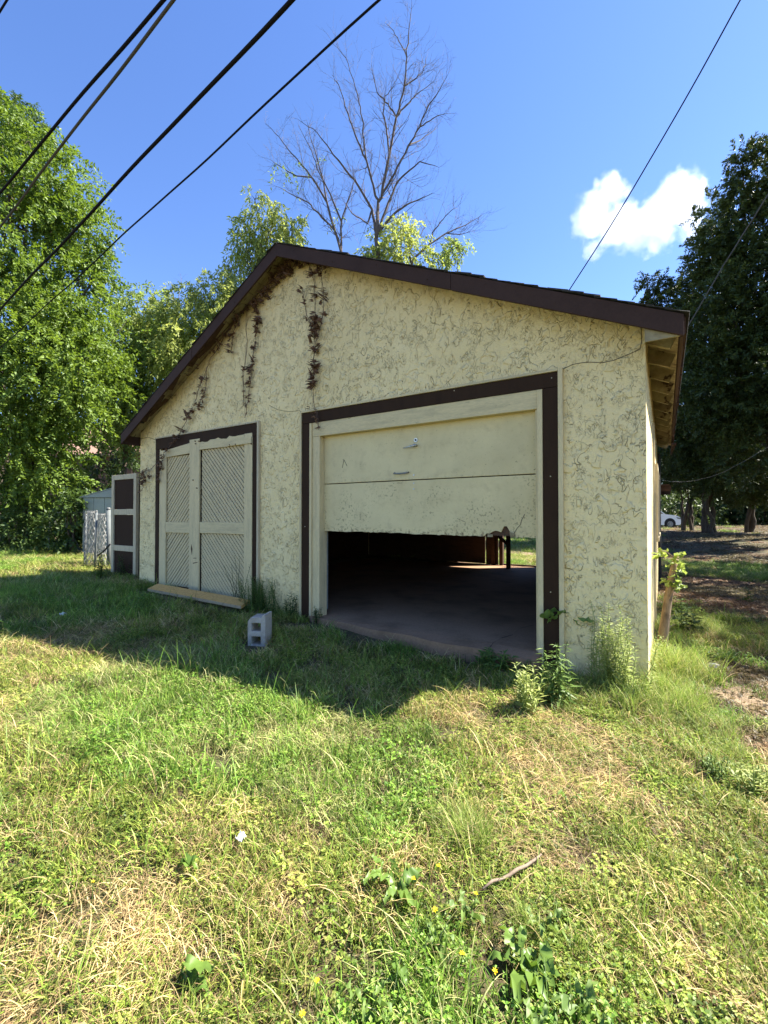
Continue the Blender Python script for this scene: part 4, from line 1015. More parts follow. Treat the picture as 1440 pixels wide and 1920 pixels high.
# ------------------------------------------------------------------ dark conifers at right
KC = dict(K=36, L=.16, Wd=.06, twig=.55, droop=.12, hollow=.4, clump=1.7, thr=.32)
def conifer(label, base, lobes, seed, trunks=3, r0=.22):
    return tree('cedar_tree', label, base, lobes, 'leaf_dark', 'bark', r0, dict(KC), 'dark cedars on the right', seed, .3, trunks)
b = P(1480, 996, 21); conifer('nearest and tallest dark cedar cut off by the right edge', b,
  [lobe(1440, 330, 20, 55, 330), lobe(1480, 400, 20, 90, 500), lobe(1400, 420, 20.5, 62, 420), lobe(1360, 480, 20.5, 46, 260), lobe(1450, 540, 19.5, 105, 850), lobe(1375, 600, 19.5, 88, 700), lobe(1450, 700, 19, 105, 850), lobe(1380, 730, 19, 90, 720), lobe(1520, 620, 20, 110, 400), lobe(1440, 810, 19, 90, 560), lobe(1392, 295, 20.5, 20, 60)], 41)
b = P(1331, 994, 26); conifer('dark cedar with clustered trunks behind the right eave', b,
  [lobe(1330, 560, 25, 55, 420), lobe(1260, 575, 25, 40, 240), lobe(1228, 545, 25, 22, 80), lobe(1300, 640, 24.5, 70, 560), lobe(1310, 740, 24, 75, 620), lobe(1360, 800, 24, 80, 600), lobe(1290, 830, 24, 55, 330), lobe(1345, 870, 23.5, 60, 420), lobe(1268, 640, 24.5, 36, 200), lobe(1215, 535, 25, 14, 40), lobe(1330, 395, 25.5, 24, 60), lobe(1335, 470, 25, 42, 220)], 42, 6, .13)
b = P(1292, 993, 28); conifer('cedar with leaning trunks just right of the white car', b,
  [lobe(1280, 700, 27, 50, 300), lobe(1300, 800, 27, 60, 360), lobe(1270, 860, 27, 40, 200), lobe(1310, 880, 27, 50, 260)], 43, 5, .11)
b = P(1410, 996, 26); conifer('cedar with dark trunks near the right edge', b,
  [lobe(1410, 700, 26, 80, 420), lobe(1410, 830, 25, 80, 520), lobe(1450, 880, 24, 60, 360), lobe(1395, 890, 25, 50, 300)], 44, 6, .13)
# off-frame cedars added further right, placed and sized to shade the side yard
for i, (x, y, h, r_) in enumerate(((6.7, 6.9, 9.3, 2.1), (7.9, 9.3, 15, 2.5), (6.3, 12.3, 15, 2.4), (6.6, 15.6, 15, 2.3), (10.5, 11.5, 17, 3.0), (10.0, 15.5, 17, 2.8))):
    z0 = float(gz(x, y)); conifer(['shorter off-frame cedar nearest the camera', 'off-frame cedar nearest the garage side wall', 'second off-frame cedar of the side yard row', 'off-frame cedar closest to the visible cedars', 'off-frame cedar behind the nearest one', 'outermost off-frame cedar, farthest right'][i], (x, y, z0), [((x, y, z0+h*.25), (r_, r_, h*.16), 260), ((x, y, z0+h*.5), (r_*.9, r_*.9, h*.18), 260), ((x, y, z0+h*.78), (r_*.6, r_*.6, h*.2), 160)], 50+i, 1)

# ------------------------------------------------------------------ far wood closing the horizon, and shrubs
lb = []
for i in range(120):
    px = -350+i*19+rnd.uniform(-12, 12); d = rnd.uniform(44, 56); q = P(px, 900, d); z0 = float(gz(q[0], q[1])); hgt = rnd.uniform(7, 12)*(1.2 if px > 1180 or px < 420 else .8)
    lb.append(((q[0], q[1], z0+hgt*.48), (2.6, 2.2, hgt*.55), 230))
V, F, ti = crown_arrays(lb, K=9, L=.42, Wd=.26, twig=1.0, droop=.3, seed=61, hollow=.3)
o = mk_obj('distant_wood', fast_mesh('distant_wood', V, F, 'leaf_wood', tint=ti)); tag(o, 'dark mass of far woodland closing the horizon', kind='stuff')
def shrub(label, px, pyb, d, rpx, hpx, n, mat='leaf_shrub', seed=0, kw=None):
    b = P(px, pyb, d); g = (float(b[0]), float(b[1]), float(gz(b[0], b[1]))); t = thing('shrub', g, label, 'shrub', 'shrubs round the garden')
    rr = rpx*d/FPX; hh_ = hpx*d/FPX
    c = (g[0], g[1], g[2]+hh_*.45)
    mb = MB(); r = random.Random(seed)
    for k in range(8): mb.tube(wiggle((g[0], g[1], g[2]-.1), (g[0]+r.uniform(-rr, rr)*.7, g[1]+r.uniform(-.6, .6)*rr, g[2]+hh_*r.uniform(.5, .9)), 5, .2, seed+k), [.03, .025, .018, .012, .006], 5)
    mb.build('stems', 'bark', t)
    crown('foliage', [(c, (rr, rr*.8, hh_*.55), n), ((c[0]+rr*.3, c[1], c[2]+hh_*.2), (rr*.6, rr*.6, hh_*.4), n//3)], mat, t, **dict(dict(K=13, L=.11, Wd=.06, twig=.4, droop=.3, seed=seed, hollow=.4), **(kw or {})))
shrub('dark shrub at the left edge under the big tree', 10, 1030, 14.5, 80, 210, 520, seed=71)
shrub('dark shrub under the left trees beside the low fence', 75, 1020, 15.5, 60, 190, 420, seed=72)
shrub('leafy shrub growing in front of the low chain-link fence', 135, 1050, 12.4, 26, 110, 200, seed=73)
shrub('low green bush left of the wire rolls', 112, 1060, 12.8, 40, 70, 190, seed=74)
shrub('shrub behind the metal shed', 190, 990, 19, 70, 200, 420, 'leaf_wood', seed=75, kw=dict(L=.16, Wd=.09))
shrub('dark bush behind the brown-panelled gate', 240, 1000, 15, 34, 190, 300, seed=76)
shrub('low dark bush at the far left edge of the lawn', 20, 1062, 13.2, 60, 70, 240, seed=77)
shrub('dark bush between the left trees and the lawn', 60, 1062, 13.6, 44, 55, 170, seed=78)
for i, (px, d, w, h) in enumerate(((1250, 34, 60, 60), (1300, 40, 50, 45), (1380, 42, 60, 60), (1440, 40, 60, 75), (1500, 38, 60, 80), (1350, 44, 40, 40), (1420, 46, 60, 50))):
    shrub(['shaded bush behind the white car', 'low bush beyond the leaning trunks', 'bush beyond the middle cedar trunks', 'bush beyond the right cedar trunks', 'bush beyond the right edge of the yard', 'small bush far down the yard', 'rounded bush far down the yard'][i], px, 985, d+4, w, h, 170, 'leaf_wood', 80+i, dict(L=.24, Wd=.15, twig=.6))

# ------------------------------------------------------------------ cut sapling trunk at the right corner
g0 = G(1238, 1222, -.15); g0[2] = float(gz(g0[0], g0[1]))
d_s = float(np.dot(g0-CAM, FW))
st = thing('cut_sapling', g0, 'cut tan sapling trunk with yellow-green sprouts at the right corner of the garage', 'sapling')
tp = [g0-np.array([0, 0, .15])]+[P(x, y, d_s+e) for x, y, e in ((1243, 1195, 0), (1249, 1150, .02), (1256, 1100, .04), (1262, 1070, .06), (1268, 1043, .07))]
MB().tube(tp, [.055, .052, .044, .037, .033, .027], 10).build('trunk', 'barktan', st, smooth=True)
mb = MB(); mb.tube([P(1254, 1125, d_s), P(1262, 1108, d_s-.03), P(1280, 1086, d_s-.05)], [.008, .006, .003], 5); mb.tube([P(1264, 1046, d_s), P(1250, 1035, d_s-.05), P(1240, 1032, d_s-.06)], [.009, .006, .003], 5)
mb.tube([P(1256, 1158, d_s), P(1264, 1152, d_s)], .004, 4); mb.tube([P(1255, 1176, d_s), P(1266, 1170, d_s)], .004, 4); mb.build('twigs', 'stick', st)
SPR = [leaf_mesh('leaf', 'leaf_b', 40+i, .25, .075, .040) for i in range(3)]
r = random.Random(5)
for px, py, n, sp in ((1268, 1052, 9, .03), (1270, 1072, 8, .04), (1262, 1092, 12, .05), (1256, 1090, 8, .05), (1270, 1098, 8, .04), (1239, 1040, 10, .03), (1272, 1040, 4, .02)):
    c = P(px, py, d_s)
    for _ in range(n): put_leaf(r.choice(SPR), st, c+np.array([r.gauss(0, sp*.6), r.gauss(0, sp*.6), r.gauss(0, sp*.7)]), (r.uniform(-.7, .7), r.uniform(-1.1, .5), r.uniform(0, 6.28)), r.uniform(.7, 1.4))

# ------------------------------------------------------------------ weeds
def weed(name, label, px, py, h, stems, spread, leafn, L, Wd, mat, seed, droop=.3, group=None, lean=.12, top=.0, z=-.12):
    q = G(px, py, z); g = (float(q[0]), float(q[1]), float(gz(q[0], q[1])))
    if g[1] > -.06 and -8.1 < g[0] < -.1: g = (g[0], -.08, float(gz(g[0], -.08)))
    t = thing(name, g, label, 'weed', group); r = random.Random(seed); rg = np.random.default_rng(seed); mb = MB(); PS, AX_, NR, LL = [], [], [], []
    for k in range(stems):
        a = r.uniform(0, 6.28); b0 = Vector(g)+Vector((math.cos(a), math.sin(a)*.6, 0))*spread*r.random(); hh_ = h*r.uniform(.65, 1.05)
        e = b0+Vector((r.gauss(0, lean), -abs(r.gauss(0, lean*.7)), 1)).normalized()*hh_; pts = wiggle(b0-Vector((0, 0, .04)), e, 6, .12, seed*31+k); mb.tube(pts, [.0045, .004, .0035, .003, .0025, .0015], 4, False)
        for j in range(leafn):
            f = .12+.88*(j/leafn)**.9; i = min(int(f*5), 4); p = pts[i].lerp(pts[i+1], f*5-i); a = j*2.4+r.random()
            PS.append(p); AX_.append((math.cos(a), math.sin(a), .55-droop+r.uniform(-.3, .3)+top*f)); NR.append((r.uniform(-.3, .3), r.uniform(-.3, .3), 1)); LL.append((1-.55*f)*r.uniform(.75, 1.2))
    mb.build('stem', mat, t)
    LL = np.array(LL); V, F = leaves_arrays(np.array([tuple(p) for p in PS]), np.array(AX_), np.array(NR), L*LL, Wd*LL)
    ti = np.repeat(np.clip(rg.random(len(LL)), 0, .9), 2); mk_obj('leaves', fast_mesh('leaves', V-np.array(g), F, mat, tint=ti), t); return t
weed('tall_weed', 'tall feathery pale green weed against the right front wall', 1135, 1290, .74, 18, .18, 60, .085, .016, 'leaf_pale', 91)
weed('tall_weed', 'pale feathery weed nearest the right garage corner', 1175, 1300, .66, 15, .16, 56, .08, .016, 'leaf_pale', 92)
weed('tall_weed', 'narrow-leaved weed at the foot of the right door trim', 1040, 1315, .50, 9, .10, 26, .15, .028, 'leaf_weed', 93, .75)
weed('tall_weed', 'upright silvery weed in front of the overhead door opening', 985, 1330, .38, 12, .10, 24, .10, .024, 'leaf_pale', 94, .1)
weed('tall_weed', 'feathery green weed clump between the plank door and the overhead door', 505, 1158, .52, 60, .40, 44, .08, .014, 'leaf_weed', 95, lean=.25)
weed('tall_weed', 'wispy tall weed in front of the plank door lower right corner', 462, 1150, .80, 5, .10, 34, .075, .012, 'leaf_shrub', 96, lean=.2)
weed('tall_weed', 'small weed at the left foot of the overhead door', 585, 1160, .34, 9, .12, 18, .09, .03, 'leaf_shrub', 97)
weed('tall_weed', 'thin weed climbing in front of the left brown trim of the overhead door', 572, 1150, .6, 1, .02, 26, .05, .018, 'leaf_shrub', 98, lean=.02)
weed('tall_weed', 'low leafy weed on the slab edge at the left of the opening', 640, 1165, .22, 9, .15, 14, .07, .03, 'leaf_shrub', 99)
weed('tall_weed', 'scraggly weed at the base of the brown-panelled gate', 228, 1085, .5, 10, .25, 20, .09, .02, 'leaf_shrub', 100, z=.1, lean=.3)
weed('tall_weed', 'leafy weed growing through the wire rolls', 186, 1090, .55, 8, .12, 22, .09, .05, 'leaf_weed', 101, z=.1)
weed('tall_weed', 'low broad-leaved weed before the opening beside the right trim', 930, 1262, .22, 18, .22, 10, .12, .065, 'leaf_weed', 102)
weed('tall_weed', 'second low broad-leaved weed nearer the right door trim', 985, 1268, .18, 10, .12, 9, .10, .05, 'leaf_weed', 103)
weed('tall_weed', 'glossy narrow-leaved plant at the right edge of the foreground', 1412, 1470, .17, 16, .13, 14, .085, .018, 'leaf_pale', 104, .35)
weed('tall_weed', 'narrow-leaved plant just left of the glossy one at the right edge', 1345, 1440, .15, 10, .12, 12, .075, .014, 'leaf_weed', 105, .35)
weed('tall_weed', 'leafy seedling weed beside the bare path', 1295, 1180, .38, 6, .12, 9, .16, .10, 'leaf_shrub', 106, .5)
weed('tall_weed', 'second leafy seedling behind the cut sapling trunk', 1275, 1165, .45, 5, .12, 9, .15, .09, 'leaf_shrub', 107, .5)
weed('tall_weed', 'small broad-leaved weed in the mulch under the cedars', 1395, 1120, .28, 5, .12, 8, .13, .07, 'leaf_shrub', 108, .5)
weed('tall_weed', 'low weed patch in the shaded yard at the right edge', 1425, 1165, .22, 9, .25, 8, .12, .06, 'leaf_shrub', 109, .5)
weed('tall_weed', 'bright small weed at the foot of the right wall corner', 1208, 1300, .18, 6, .06, 8, .07, .04, 'leaf_c', 110, .4)
# broad-leaved young plant in front of the right door trim
BIG = [leaf_mesh('leaf', 'leaf_weed', 60+i, .35, .15, .11, n=6) for i in range(3)]
q = G(1080, 1262, -.13); g = (float(q[0]), float(q[1]), float(gz(q[0], q[1]))); dd = float(np.dot(q-CAM, FW))
t = thing('young_plant', g, 'young plant with broad heart-shaped leaves in front of the right brown door trim', 'plant')
sp = [Vector(g), Vector(P(1081, 1210, dd)), Vector(P(1078, 1170, dd)), Vector(P(1072, 1150, dd)), Vector(P(1050, 1148, dd-.05))]
mb = MB(); mb.tube(sp, [.008, .006, .005, .004, .003], 6); mb.tube([sp[3], P(1090, 1140, dd)], .003, 5); mb.build('stem', 'leaf_weed', t)
r = random.Random(8)
for px, py, s, rot in ((1052, 1148, 1.0, 2.9), (1040, 1150, .9, 3.3), (1062, 1146, .8, 1.9), (1085, 1152, 1.0, .2), (1078, 1158, .9, 4.8), (1092, 1135, .8, .2), (1082, 1165, .8, 5.6), (1090, 1200, .95, 5.4), (1074, 1158, .8, 3.9), (1047, 1156, .8, 4.3), (1098, 1157, .6, .5)):
    put_leaf(r.choice(BIG), t, P(px, py, dd)+np.array([0, r.uniform(-.05, .02), 0]), (r.uniform(.5, 1.1), r.uniform(.1, .5), math.pi*(px < 1072)+r.uniform(-.6, .6)), s*.95)
# leaf rosettes in the foreground lawn
ROS = [leaf_mesh('leaf', 'leaf_big', 80+i, .45, .15, .055, lobed=.30, n=8) for i in range(3)]
ROS2 = [leaf_mesh('leaf', 'leaf_weed', 90+i, .5, .11, .032, lobed=.2, n=7) for i in range(3)]
def rosette(px, py, n, s, label, seed, L=ROS, up=.06, spread=.03, z=-.05, az=None, tilt=(.12, .55)):
    q = G(px, py, z); g = (float(q[0]), float(q[1]), float(gz(q[0], q[1]))+up); t = thing('broadleaf_plant', (g[0], g[1], g[2]-up), label, 'plant', 'broad-leaved weeds in the foreground lawn'); r = random.Random(seed)
    mb = MB()
    for k in range(n):
        a = (2*math.pi*k/n+r.uniform(-.4, .4)) if az is None else az+r.uniform(-.7, .7)
        p = Vector(g)+Vector((math.cos(a), math.sin(a), 0))*spread*r.random()+Vector((0, 0, r.uniform(-.03, .02)))
        mb.tube([Vector((g[0], g[1], g[2]-up)), p], .0022, 4, False)
        put_leaf(r.choice(L), t, p, (r.uniform(-.35, .35), -r.uniform(*tilt), a), s*.85*r.uniform(.55, 1.15))
    mb.build('stalks', 'leaf_weed', t)
rosette(1040, 1815, 5, 1.0, 'largest broad-leaved plant, low in the foreground right of centre', 1, az=2.6, tilt=(-.1, .4))
rosette(975, 1770, 7, .85, 'dandelion-like rosette just left of the largest broad leaf', 2)
rosette(745, 1655, 7, .85, 'dandelion rosette beside the yellow flowers at centre', 3)
rosette(718, 1625, 4, .7, 'small rosette above the central dandelion rosette', 4)
rosette(330, 1815, 4, .75, 'bright pale leaf pair low in the left foreground', 5, az=.3, tilt=(.0, .5))
rosette(325, 1628, 2, .7, 'single oval bright leaf in the left foreground', 6, az=0)
rosette(760, 1830, 5, .8, 'broad-leaved plant low at centre near the bottom', 7, az=2.8)
rosette(735, 1890, 4, .75, 'broad-leaved plant at the bottom edge, left of centre', 8)
rosette(1020, 1700, 5, .75, 'rosette below the stick right of centre', 9, L=ROS2)
rosette(1100, 1860, 5, .85, 'dark green rosette near the bottom right of centre', 10, L=ROS2)
rosette(820, 1740, 6, .7, 'rosette beside the lower yellow flower', 11, L=ROS2)
rosette(1010, 1900, 5, .9, 'rosette at the bottom edge right of centre', 12, L=ROS2)
rosette(1065, 1480, 3, .55, 'upright single leaf in the middle right lawn', 13, L=ROS2, tilt=(.5, .9))
rosette(1385, 1590, 4, .6, 'small pale rosette in the right lawn', 14, L=ROS2)
rosette(255, 1215, 4, .9, 'low broad leaf in the shaded lawn at left', 15, L=ROS2)
rosette(870, 1690, 5, .75, 'rosette between the stick and the yellow flowers', 16, L=ROS2)
rosette(690, 1860, 4, .7, 'small rosette left of the bottom centre plant', 17, L=ROS2)
# yellow flowers
for i, (px, py, lb_) in enumerate(((818, 1605, 'topmost yellow flower in the central weeds'), (771, 1628, 'yellow flower left of the topmost one'), (887, 1650, 'yellow flower below the pale stick'), (811, 1681, 'yellow flower half hidden under the central rosette'), (861, 1755, 'yellow flower low in the weeds right of centre'), (922, 1783, 'rightmost low yellow flower'), (590, 1812, 'bright yellow flower left of centre in the foreground'), (562, 1870, 'lowest yellow flower near the bottom edge'), (172, 1659, 'tiny yellow flower in the dry patch at left'))):
    q = G(px, py, -.0); z0 = float(gz(q[0], q[1])); g = (q[0], q[1], z0); t = thing('yellow_flower', g, lb_, 'flower', 'small yellow flowers in the lawn')
    MB().tube([(g[0], g[1], z0), (g[0]+.01, g[1], z0+.095)], .0015, 4, False).build('stem', 'leaf_weed', t)
    r = random.Random(i); V, F = [], []; n = 8; c = np.array([g[0]+.01, g[1], z0+.097])
    ax = np.array([[math.cos(a), math.sin(a), r.uniform(.1, .9)] for a in np.linspace(0, 6.1, n)]); V, F = leaves_arrays(np.repeat(c[None], n, 0), ax, np.tile([0, 0, 1.0], (n, 1)), .011 if i < 8 else .007, .007)
    mk_obj('petals', fast_mesh('petals', V-np.array(g), F, 'yellow'), t)

# ------------------------------------------------------------------ grass: tuft templates spread with geometry nodes
def blades(n, rad, hmin, hmax, w, cols, lay=.5, seg=3, seed=0, clump=1.0):
    r = np.random.default_rng(seed); a = r.random(n)*2*np.pi; q = rad*np.sqrt(r.random(n)); bx_, by_ = q*np.cos(a), q*np.sin(a)
    h = hmin+(hmax-hmin)*r.random(n)**1.4; da = r.random(n)*2*np.pi; bend = np.clip(lay+r.normal(size=n)*.25, .02, 1.5)
    tilt0 = r.random(n)*bend*.7; V, C = [], []; z = np.zeros(n); x = bx_.copy(); y = by_.copy(); W0 = w*(.7+.6*r.random(n)); ang = tilt0
    ci = r.integers(0, len(cols), n); col = np.array(cols)[ci]*(.75+.5*r.random((n, 1))); sdx, sdy = -np.sin(da), np.cos(da)
    tw = r.normal(size=n)*.9; sdx, sdy = -np.sin(da+tw), np.cos(da+tw)
    rows = []
    for k in range(seg+1):
        f = k/seg; ww = W0*(1-f**1.8)*.5+.0002
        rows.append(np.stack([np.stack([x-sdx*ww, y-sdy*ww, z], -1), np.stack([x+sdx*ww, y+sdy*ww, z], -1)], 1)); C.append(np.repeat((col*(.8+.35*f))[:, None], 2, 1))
        L_ = h/seg; x = x+np.cos(da)*np.sin(ang)*L_; y = y+np.sin(da)*np.sin(ang)*L_; z = np.maximum(z+np.cos(ang)*L_, .004); ang = ang+bend*1.3/seg
    V = np.stack(rows, 1).reshape(-1, 3); C = np.stack(C, 1).reshape(-1, 3); m_ = 2*(seg+1); b = np.arange(n)[:, None]*m_
    F = np.concatenate([b+[[2*k, 2*k+1, 2*k+3, 2*k+2]] for k in range(seg)], 1).reshape(-1, 4)
    return V, F, C
def leaflets(n, rad, h, L, Wd, cols, seed, tri=3):
    r = np.random.default_rng(seed); a = r.random(n)*2*np.pi; q = rad*np.sqrt(r.random(n)); c = np.stack([q*np.cos(a), q*np.sin(a), h*(.35+.65*r.random(n))], -1)
    P_, A_, N_ = [], [], []
    tl = unit(r.normal(size=(n, 3))*.35+np.array([0, 0, 1.0]))
    a0 = r.random(n)*6.28
    for k in range(tri):
        aa = a0+k*2*np.pi/tri; P_.append(c); A_.append(np.stack([np.cos(aa), np.sin(aa), .25*r.normal(size=n)], -1)); N_.append(tl)
    P_, A_, N_ = map(np.concatenate, (P_, A_, N_)); V, F = leaves_arrays(P_, A_, N_, L*(.7+.6*r.random(len(P_))), Wd, .15)
    col = np.array(cols)[r.integers(0, len(cols), len(P_))]*(.75+.5*r.random((len(P_), 1))); return V, F, np.repeat(col, 4, 0)
GR = [(.145, .235, .032), (.19, .275, .045), (.085, .155, .022), (.24, .30, .065)]
YG = [(.27, .32, .07), (.23, .30, .055), (.34, .33, .11)]
ST = [(.44, .36, .17), (.55, .46, .25), (.33, .25, .12), (.22, .15, .08)]
TUF = []
gcol = bpy.data.collections.new('tuft_templates')
def tuft(name, parts):
    Vs, Ts, Cs, b = [], [], [], 0
    for V, F, C in parts:
        if F.shape[1] == 4: F = np.concatenate([F[:, [0, 1, 2]], F[:, [0, 2, 3]]])
        Vs.append(V); Ts.append(F+b); Cs.append(C); b += len(V)
    me = fast_mesh(name, np.concatenate(Vs), np.concatenate(Ts), 'grass', col=np.concatenate(Cs)); o = bpy.data.objects.new(name, me); gcol.objects.link(o); TUF.append(o)
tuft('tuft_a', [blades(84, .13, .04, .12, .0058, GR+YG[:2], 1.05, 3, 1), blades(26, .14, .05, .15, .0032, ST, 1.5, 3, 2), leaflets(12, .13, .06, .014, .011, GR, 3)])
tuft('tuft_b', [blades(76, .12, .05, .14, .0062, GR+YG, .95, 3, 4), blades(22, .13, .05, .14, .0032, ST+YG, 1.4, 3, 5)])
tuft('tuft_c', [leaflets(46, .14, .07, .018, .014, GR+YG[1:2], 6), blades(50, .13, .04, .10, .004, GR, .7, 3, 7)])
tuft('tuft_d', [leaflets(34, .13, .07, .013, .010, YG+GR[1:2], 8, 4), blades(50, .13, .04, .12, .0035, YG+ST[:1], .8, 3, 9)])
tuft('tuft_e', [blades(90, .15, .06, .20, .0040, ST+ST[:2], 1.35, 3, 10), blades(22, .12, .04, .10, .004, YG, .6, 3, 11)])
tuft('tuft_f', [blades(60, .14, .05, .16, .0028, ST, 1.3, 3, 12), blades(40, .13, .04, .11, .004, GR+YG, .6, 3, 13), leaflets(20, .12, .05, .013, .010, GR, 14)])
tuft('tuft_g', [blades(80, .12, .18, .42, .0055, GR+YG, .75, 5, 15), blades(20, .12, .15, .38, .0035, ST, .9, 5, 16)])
tuft('tuft_h', [leaflets(26, .14, .01, .05, .028, [(.11, .07, .04), (.16, .10, .06), (.07, .045, .028), (.24, .17, .10)], 17, 1), blades(30, .15, .03, .10, .0035, [(.24, .17, .10), (.12, .08, .045)], 1.5, 2, 18)])

tuft('tuft_i', [blades(7, .12, .16, .34, .0060, YG+ST[:2]+GR[:2], 1.0, 5, 19), blades(34, .13, .05, .14, .0065, GR+YG, .8, 3, 20)])

def scatter_nodes(name):
    ng = bpy.data.node_groups.new(name, 'GeometryNodeTree'); ng.interface.new_socket('Geometry', in_out='INPUT', socket_type='NodeSocketGeometry'); ng.interface.new_socket('Geometry', in_out='OUTPUT', socket_type='NodeSocketGeometry')
    n = ng.nodes; i = n.new('NodeGroupInput'); o = n.new('NodeGroupOutput'); ip = n.new('GeometryNodeInstanceOnPoints'); ci = n.new('GeometryNodeCollectionInfo')
    ci.inputs['Collection'].default_value = gcol; ci.inputs['Separate Children'].default_value = True; ci.inputs['Reset Children'].default_value = True
    def at(nm, typ): a = n.new('GeometryNodeInputNamedAttribute'); a.data_type = typ; a.inputs['Name'].default_value = nm; return a
    l = ng.links; l.new(i.outputs[0], ip.inputs['Points']); l.new(ci.outputs[0], ip.inputs['Instance']); ip.inputs['Pick Instance'].default_value = True
    l.new(at('idx', 'INT').outputs[0], ip.inputs['Instance Index']); l.new(at('rot', 'FLOAT_VECTOR').outputs[0], ip.inputs['Rotation']); l.new(at('scl', 'FLOAT_VECTOR').outputs[0], ip.inputs['Scale'])
    l.new(ip.outputs[0], o.inputs[0]); return ng
NG = scatter_nodes('scatter_tufts')
def scatter(name, label, X, Y, idx, sxy, sz, tone):
    n = len(X); me = bpy.data.meshes.new(name); me.vertices.add(n)
    me.vertices.foreach_set('co', np.stack([X, Y, gz(X, Y)-.004], -1).astype(np.float32).ravel())
    me.attributes.new('idx', 'INT', 'POINT').data.foreach_set('value', idx.astype(np.int32))
    me.attributes.new('rot', 'FLOAT_VECTOR', 'POINT').data.foreach_set('vector', np.stack([rng.normal(size=n)*.06, rng.normal(size=n)*.06, rng.random(n)*6.283], -1).astype(np.float32).ravel())
    me.attributes.new('scl', 'FLOAT_VECTOR', 'POINT').data.foreach_set('vector', np.stack([sxy, sxy, sz], -1).astype(np.float32).ravel())
    me.attributes.new('tone', 'FLOAT_COLOR', 'POINT').data.foreach_set('color', np.c_[tone, np.ones(n)].astype(np.float32).ravel())
    me.materials.append(MT['grass']); o = mk_obj(name, me); md = o.modifiers.new('scatter', 'NODES'); md.node_group = NG; return tag(o, label, kind='stuff')
def wedge(d0, d1, dens, m_=.28):
    a = (.868+m_); area = a*(d1*d1-d0*d0); n = int(area*dens); d = np.sqrt(d0*d0+(d1*d1-d0*d0)*rng.random(n)); s_ = (rng.random(n)*2-1)*a*d
    c, s = math.cos(YAW), math.sin(YAW); return -s*d+c*s_, -4.43+c*d+s*s_, d
GX, GY, GD, GS = [], [], [], []
for d0, d1, dens, sc_ in ((.35, 2.2, 210, .82), (2.2, 4, 150, .95), (4, 8, 85, 1.12), (8, 15, 34, 1.4), (15, 30, 7, 1.9), (30, 48, 2.0, 2.6)):
    x, y, d = wedge(d0, d1, dens); GX.append(x); GY.append(y); GD.append(d); GS.append(np.full(len(x), sc_))
GX, GY, GD, GS = map(np.concatenate, (GX, GY, GD, GS))
slab_in = (GX > -8.15) & (GX < -.10) & (GY > -.06) & (GY < 7.25)
apron = (GX > -3.95) & (GX < -1.0) & (GY > -.42+.10*np.sin(GX*7)) & (GY < .1)
on_shed = (np.abs(GX-shx) < .6) & (np.abs(GY-shy-.7) < .6)
ab = np.array([pb[0]-pa[0], pb[1]-pa[1]]); tt = np.clip(((GX-pa[0])*ab[0]+(GY-pa[1])*ab[1])/(ab@ab), 0, 1)
on_plank = (np.hypot(GX-pa[0]-tt*ab[0], GY-pa[1]-tt*ab[1]-.08) < .24) & (rng.random(len(GX)) < .93)
on_block = (np.hypot(GX-bx-.05, GY-by+.02) < .24) & (rng.random(len(GX)) < .85)
ok_ = ~(slab_in | apron | on_shed | on_plank | on_block)
GX, GY, GD, GS = GX[ok_], GY[ok_], GD[ok_], GS[ok_]
def patch(px, py, r_, z=-.1):
    q = G(px, py, z); return sstep(r_, r_*.35, np.hypot(GX-q[0], GY-q[1]))
dry = vnoise(GX, GY, 1.1, 11)*.6+vnoise(GX, GY, 3.3, 12)*.4
dryness = dry*.44
for a in ((1060, 1440, .62), (1100, 1400, .5), (240, 1720, .38), (150, 1850, .45), (20, 1350, .7), (300, 1245, 1.0), (90, 1230, 1.0), (870, 1340, .55), (1000, 1330, .55), (640, 1380, .45), (900, 1530, .30), (980, 1500, .45), (1330, 1270, .5), (500, 1390, .3), (1000, 1600, .3)): dryness = np.maximum(dryness, patch(*a)*.95*(.6+.55*vnoise(GX, GY, 4, 21)))
bare_p = np.zeros(len(GX))
for a in ((1400, 1300, .62), (1400, 1250, .75), (1425, 1370, .42), (1385, 1235, .4)): bare_p = np.maximum(bare_p, patch(*a))
right_yard = ((GX > -.1) & (GY > 1.4)) | (GY > 7.5)
gn = vnoise(GX, GY, .55, 31)
strip = (sstep(8.5, 9.8, GY)*sstep(14, 12, GY)*(GX > 0))
opening_view = (GX < -1.2) & (GY > 7.3) & (GX > -14)
mulch = np.where(right_yard, np.clip(1.45-.9*gn-1.0*strip, 0, 1), 0)*np.where(opening_view, .1, 1)
mulch = np.where((GX < -9) & (GY < 6), 0, mulch); mulch = np.where((GX > 0) & (GY > 1.4) & (GY < 4.0), mulch*.35, mulch)
u = rng.random(len(GX)); v_ = vnoise(GX, GY, 1.7, 41)
idx = np.where(u < .36, 0, np.where(u < .66, 1, np.where(v_ > .5, 2, 3)))
lush = vnoise(GX, GY, .9, 51)
dd_ = rng.random(len(GX)); idx = np.where(dd_ < dryness*.85, np.where(rng.random(len(GX)) < .55, 4, 5), idx)
idx = np.where(rng.random(len(GX)) < .11, 8, idx)
idx = np.where(rng.random(len(GX)) < mulch, 7, idx)
idx = np.where(rng.random(len(GX)) < bare_p*1.1, 7, idx)
keep = rng.random(len(GX)) > bare_p*.35
keep &= ~((idx != 7) & (mulch > .75) & (rng.random(len(GX)) < .7))
sz = GS*(.65+.55*rng.random(len(GX)))*(1-.35*sstep(.4, .9, dryness)); sz = np.where(GD > 8, sz*.85, sz)
sz *= .70+.6*lush
brn = rng.random((len(GX), 1)); tone = .52+.85*brn+np.zeros((1, 3)); tone = tone*np.where((lush > .55)[:, None], [[.85, 1.0, .8]], [[1.08, 1.0, .95]])
k = keep
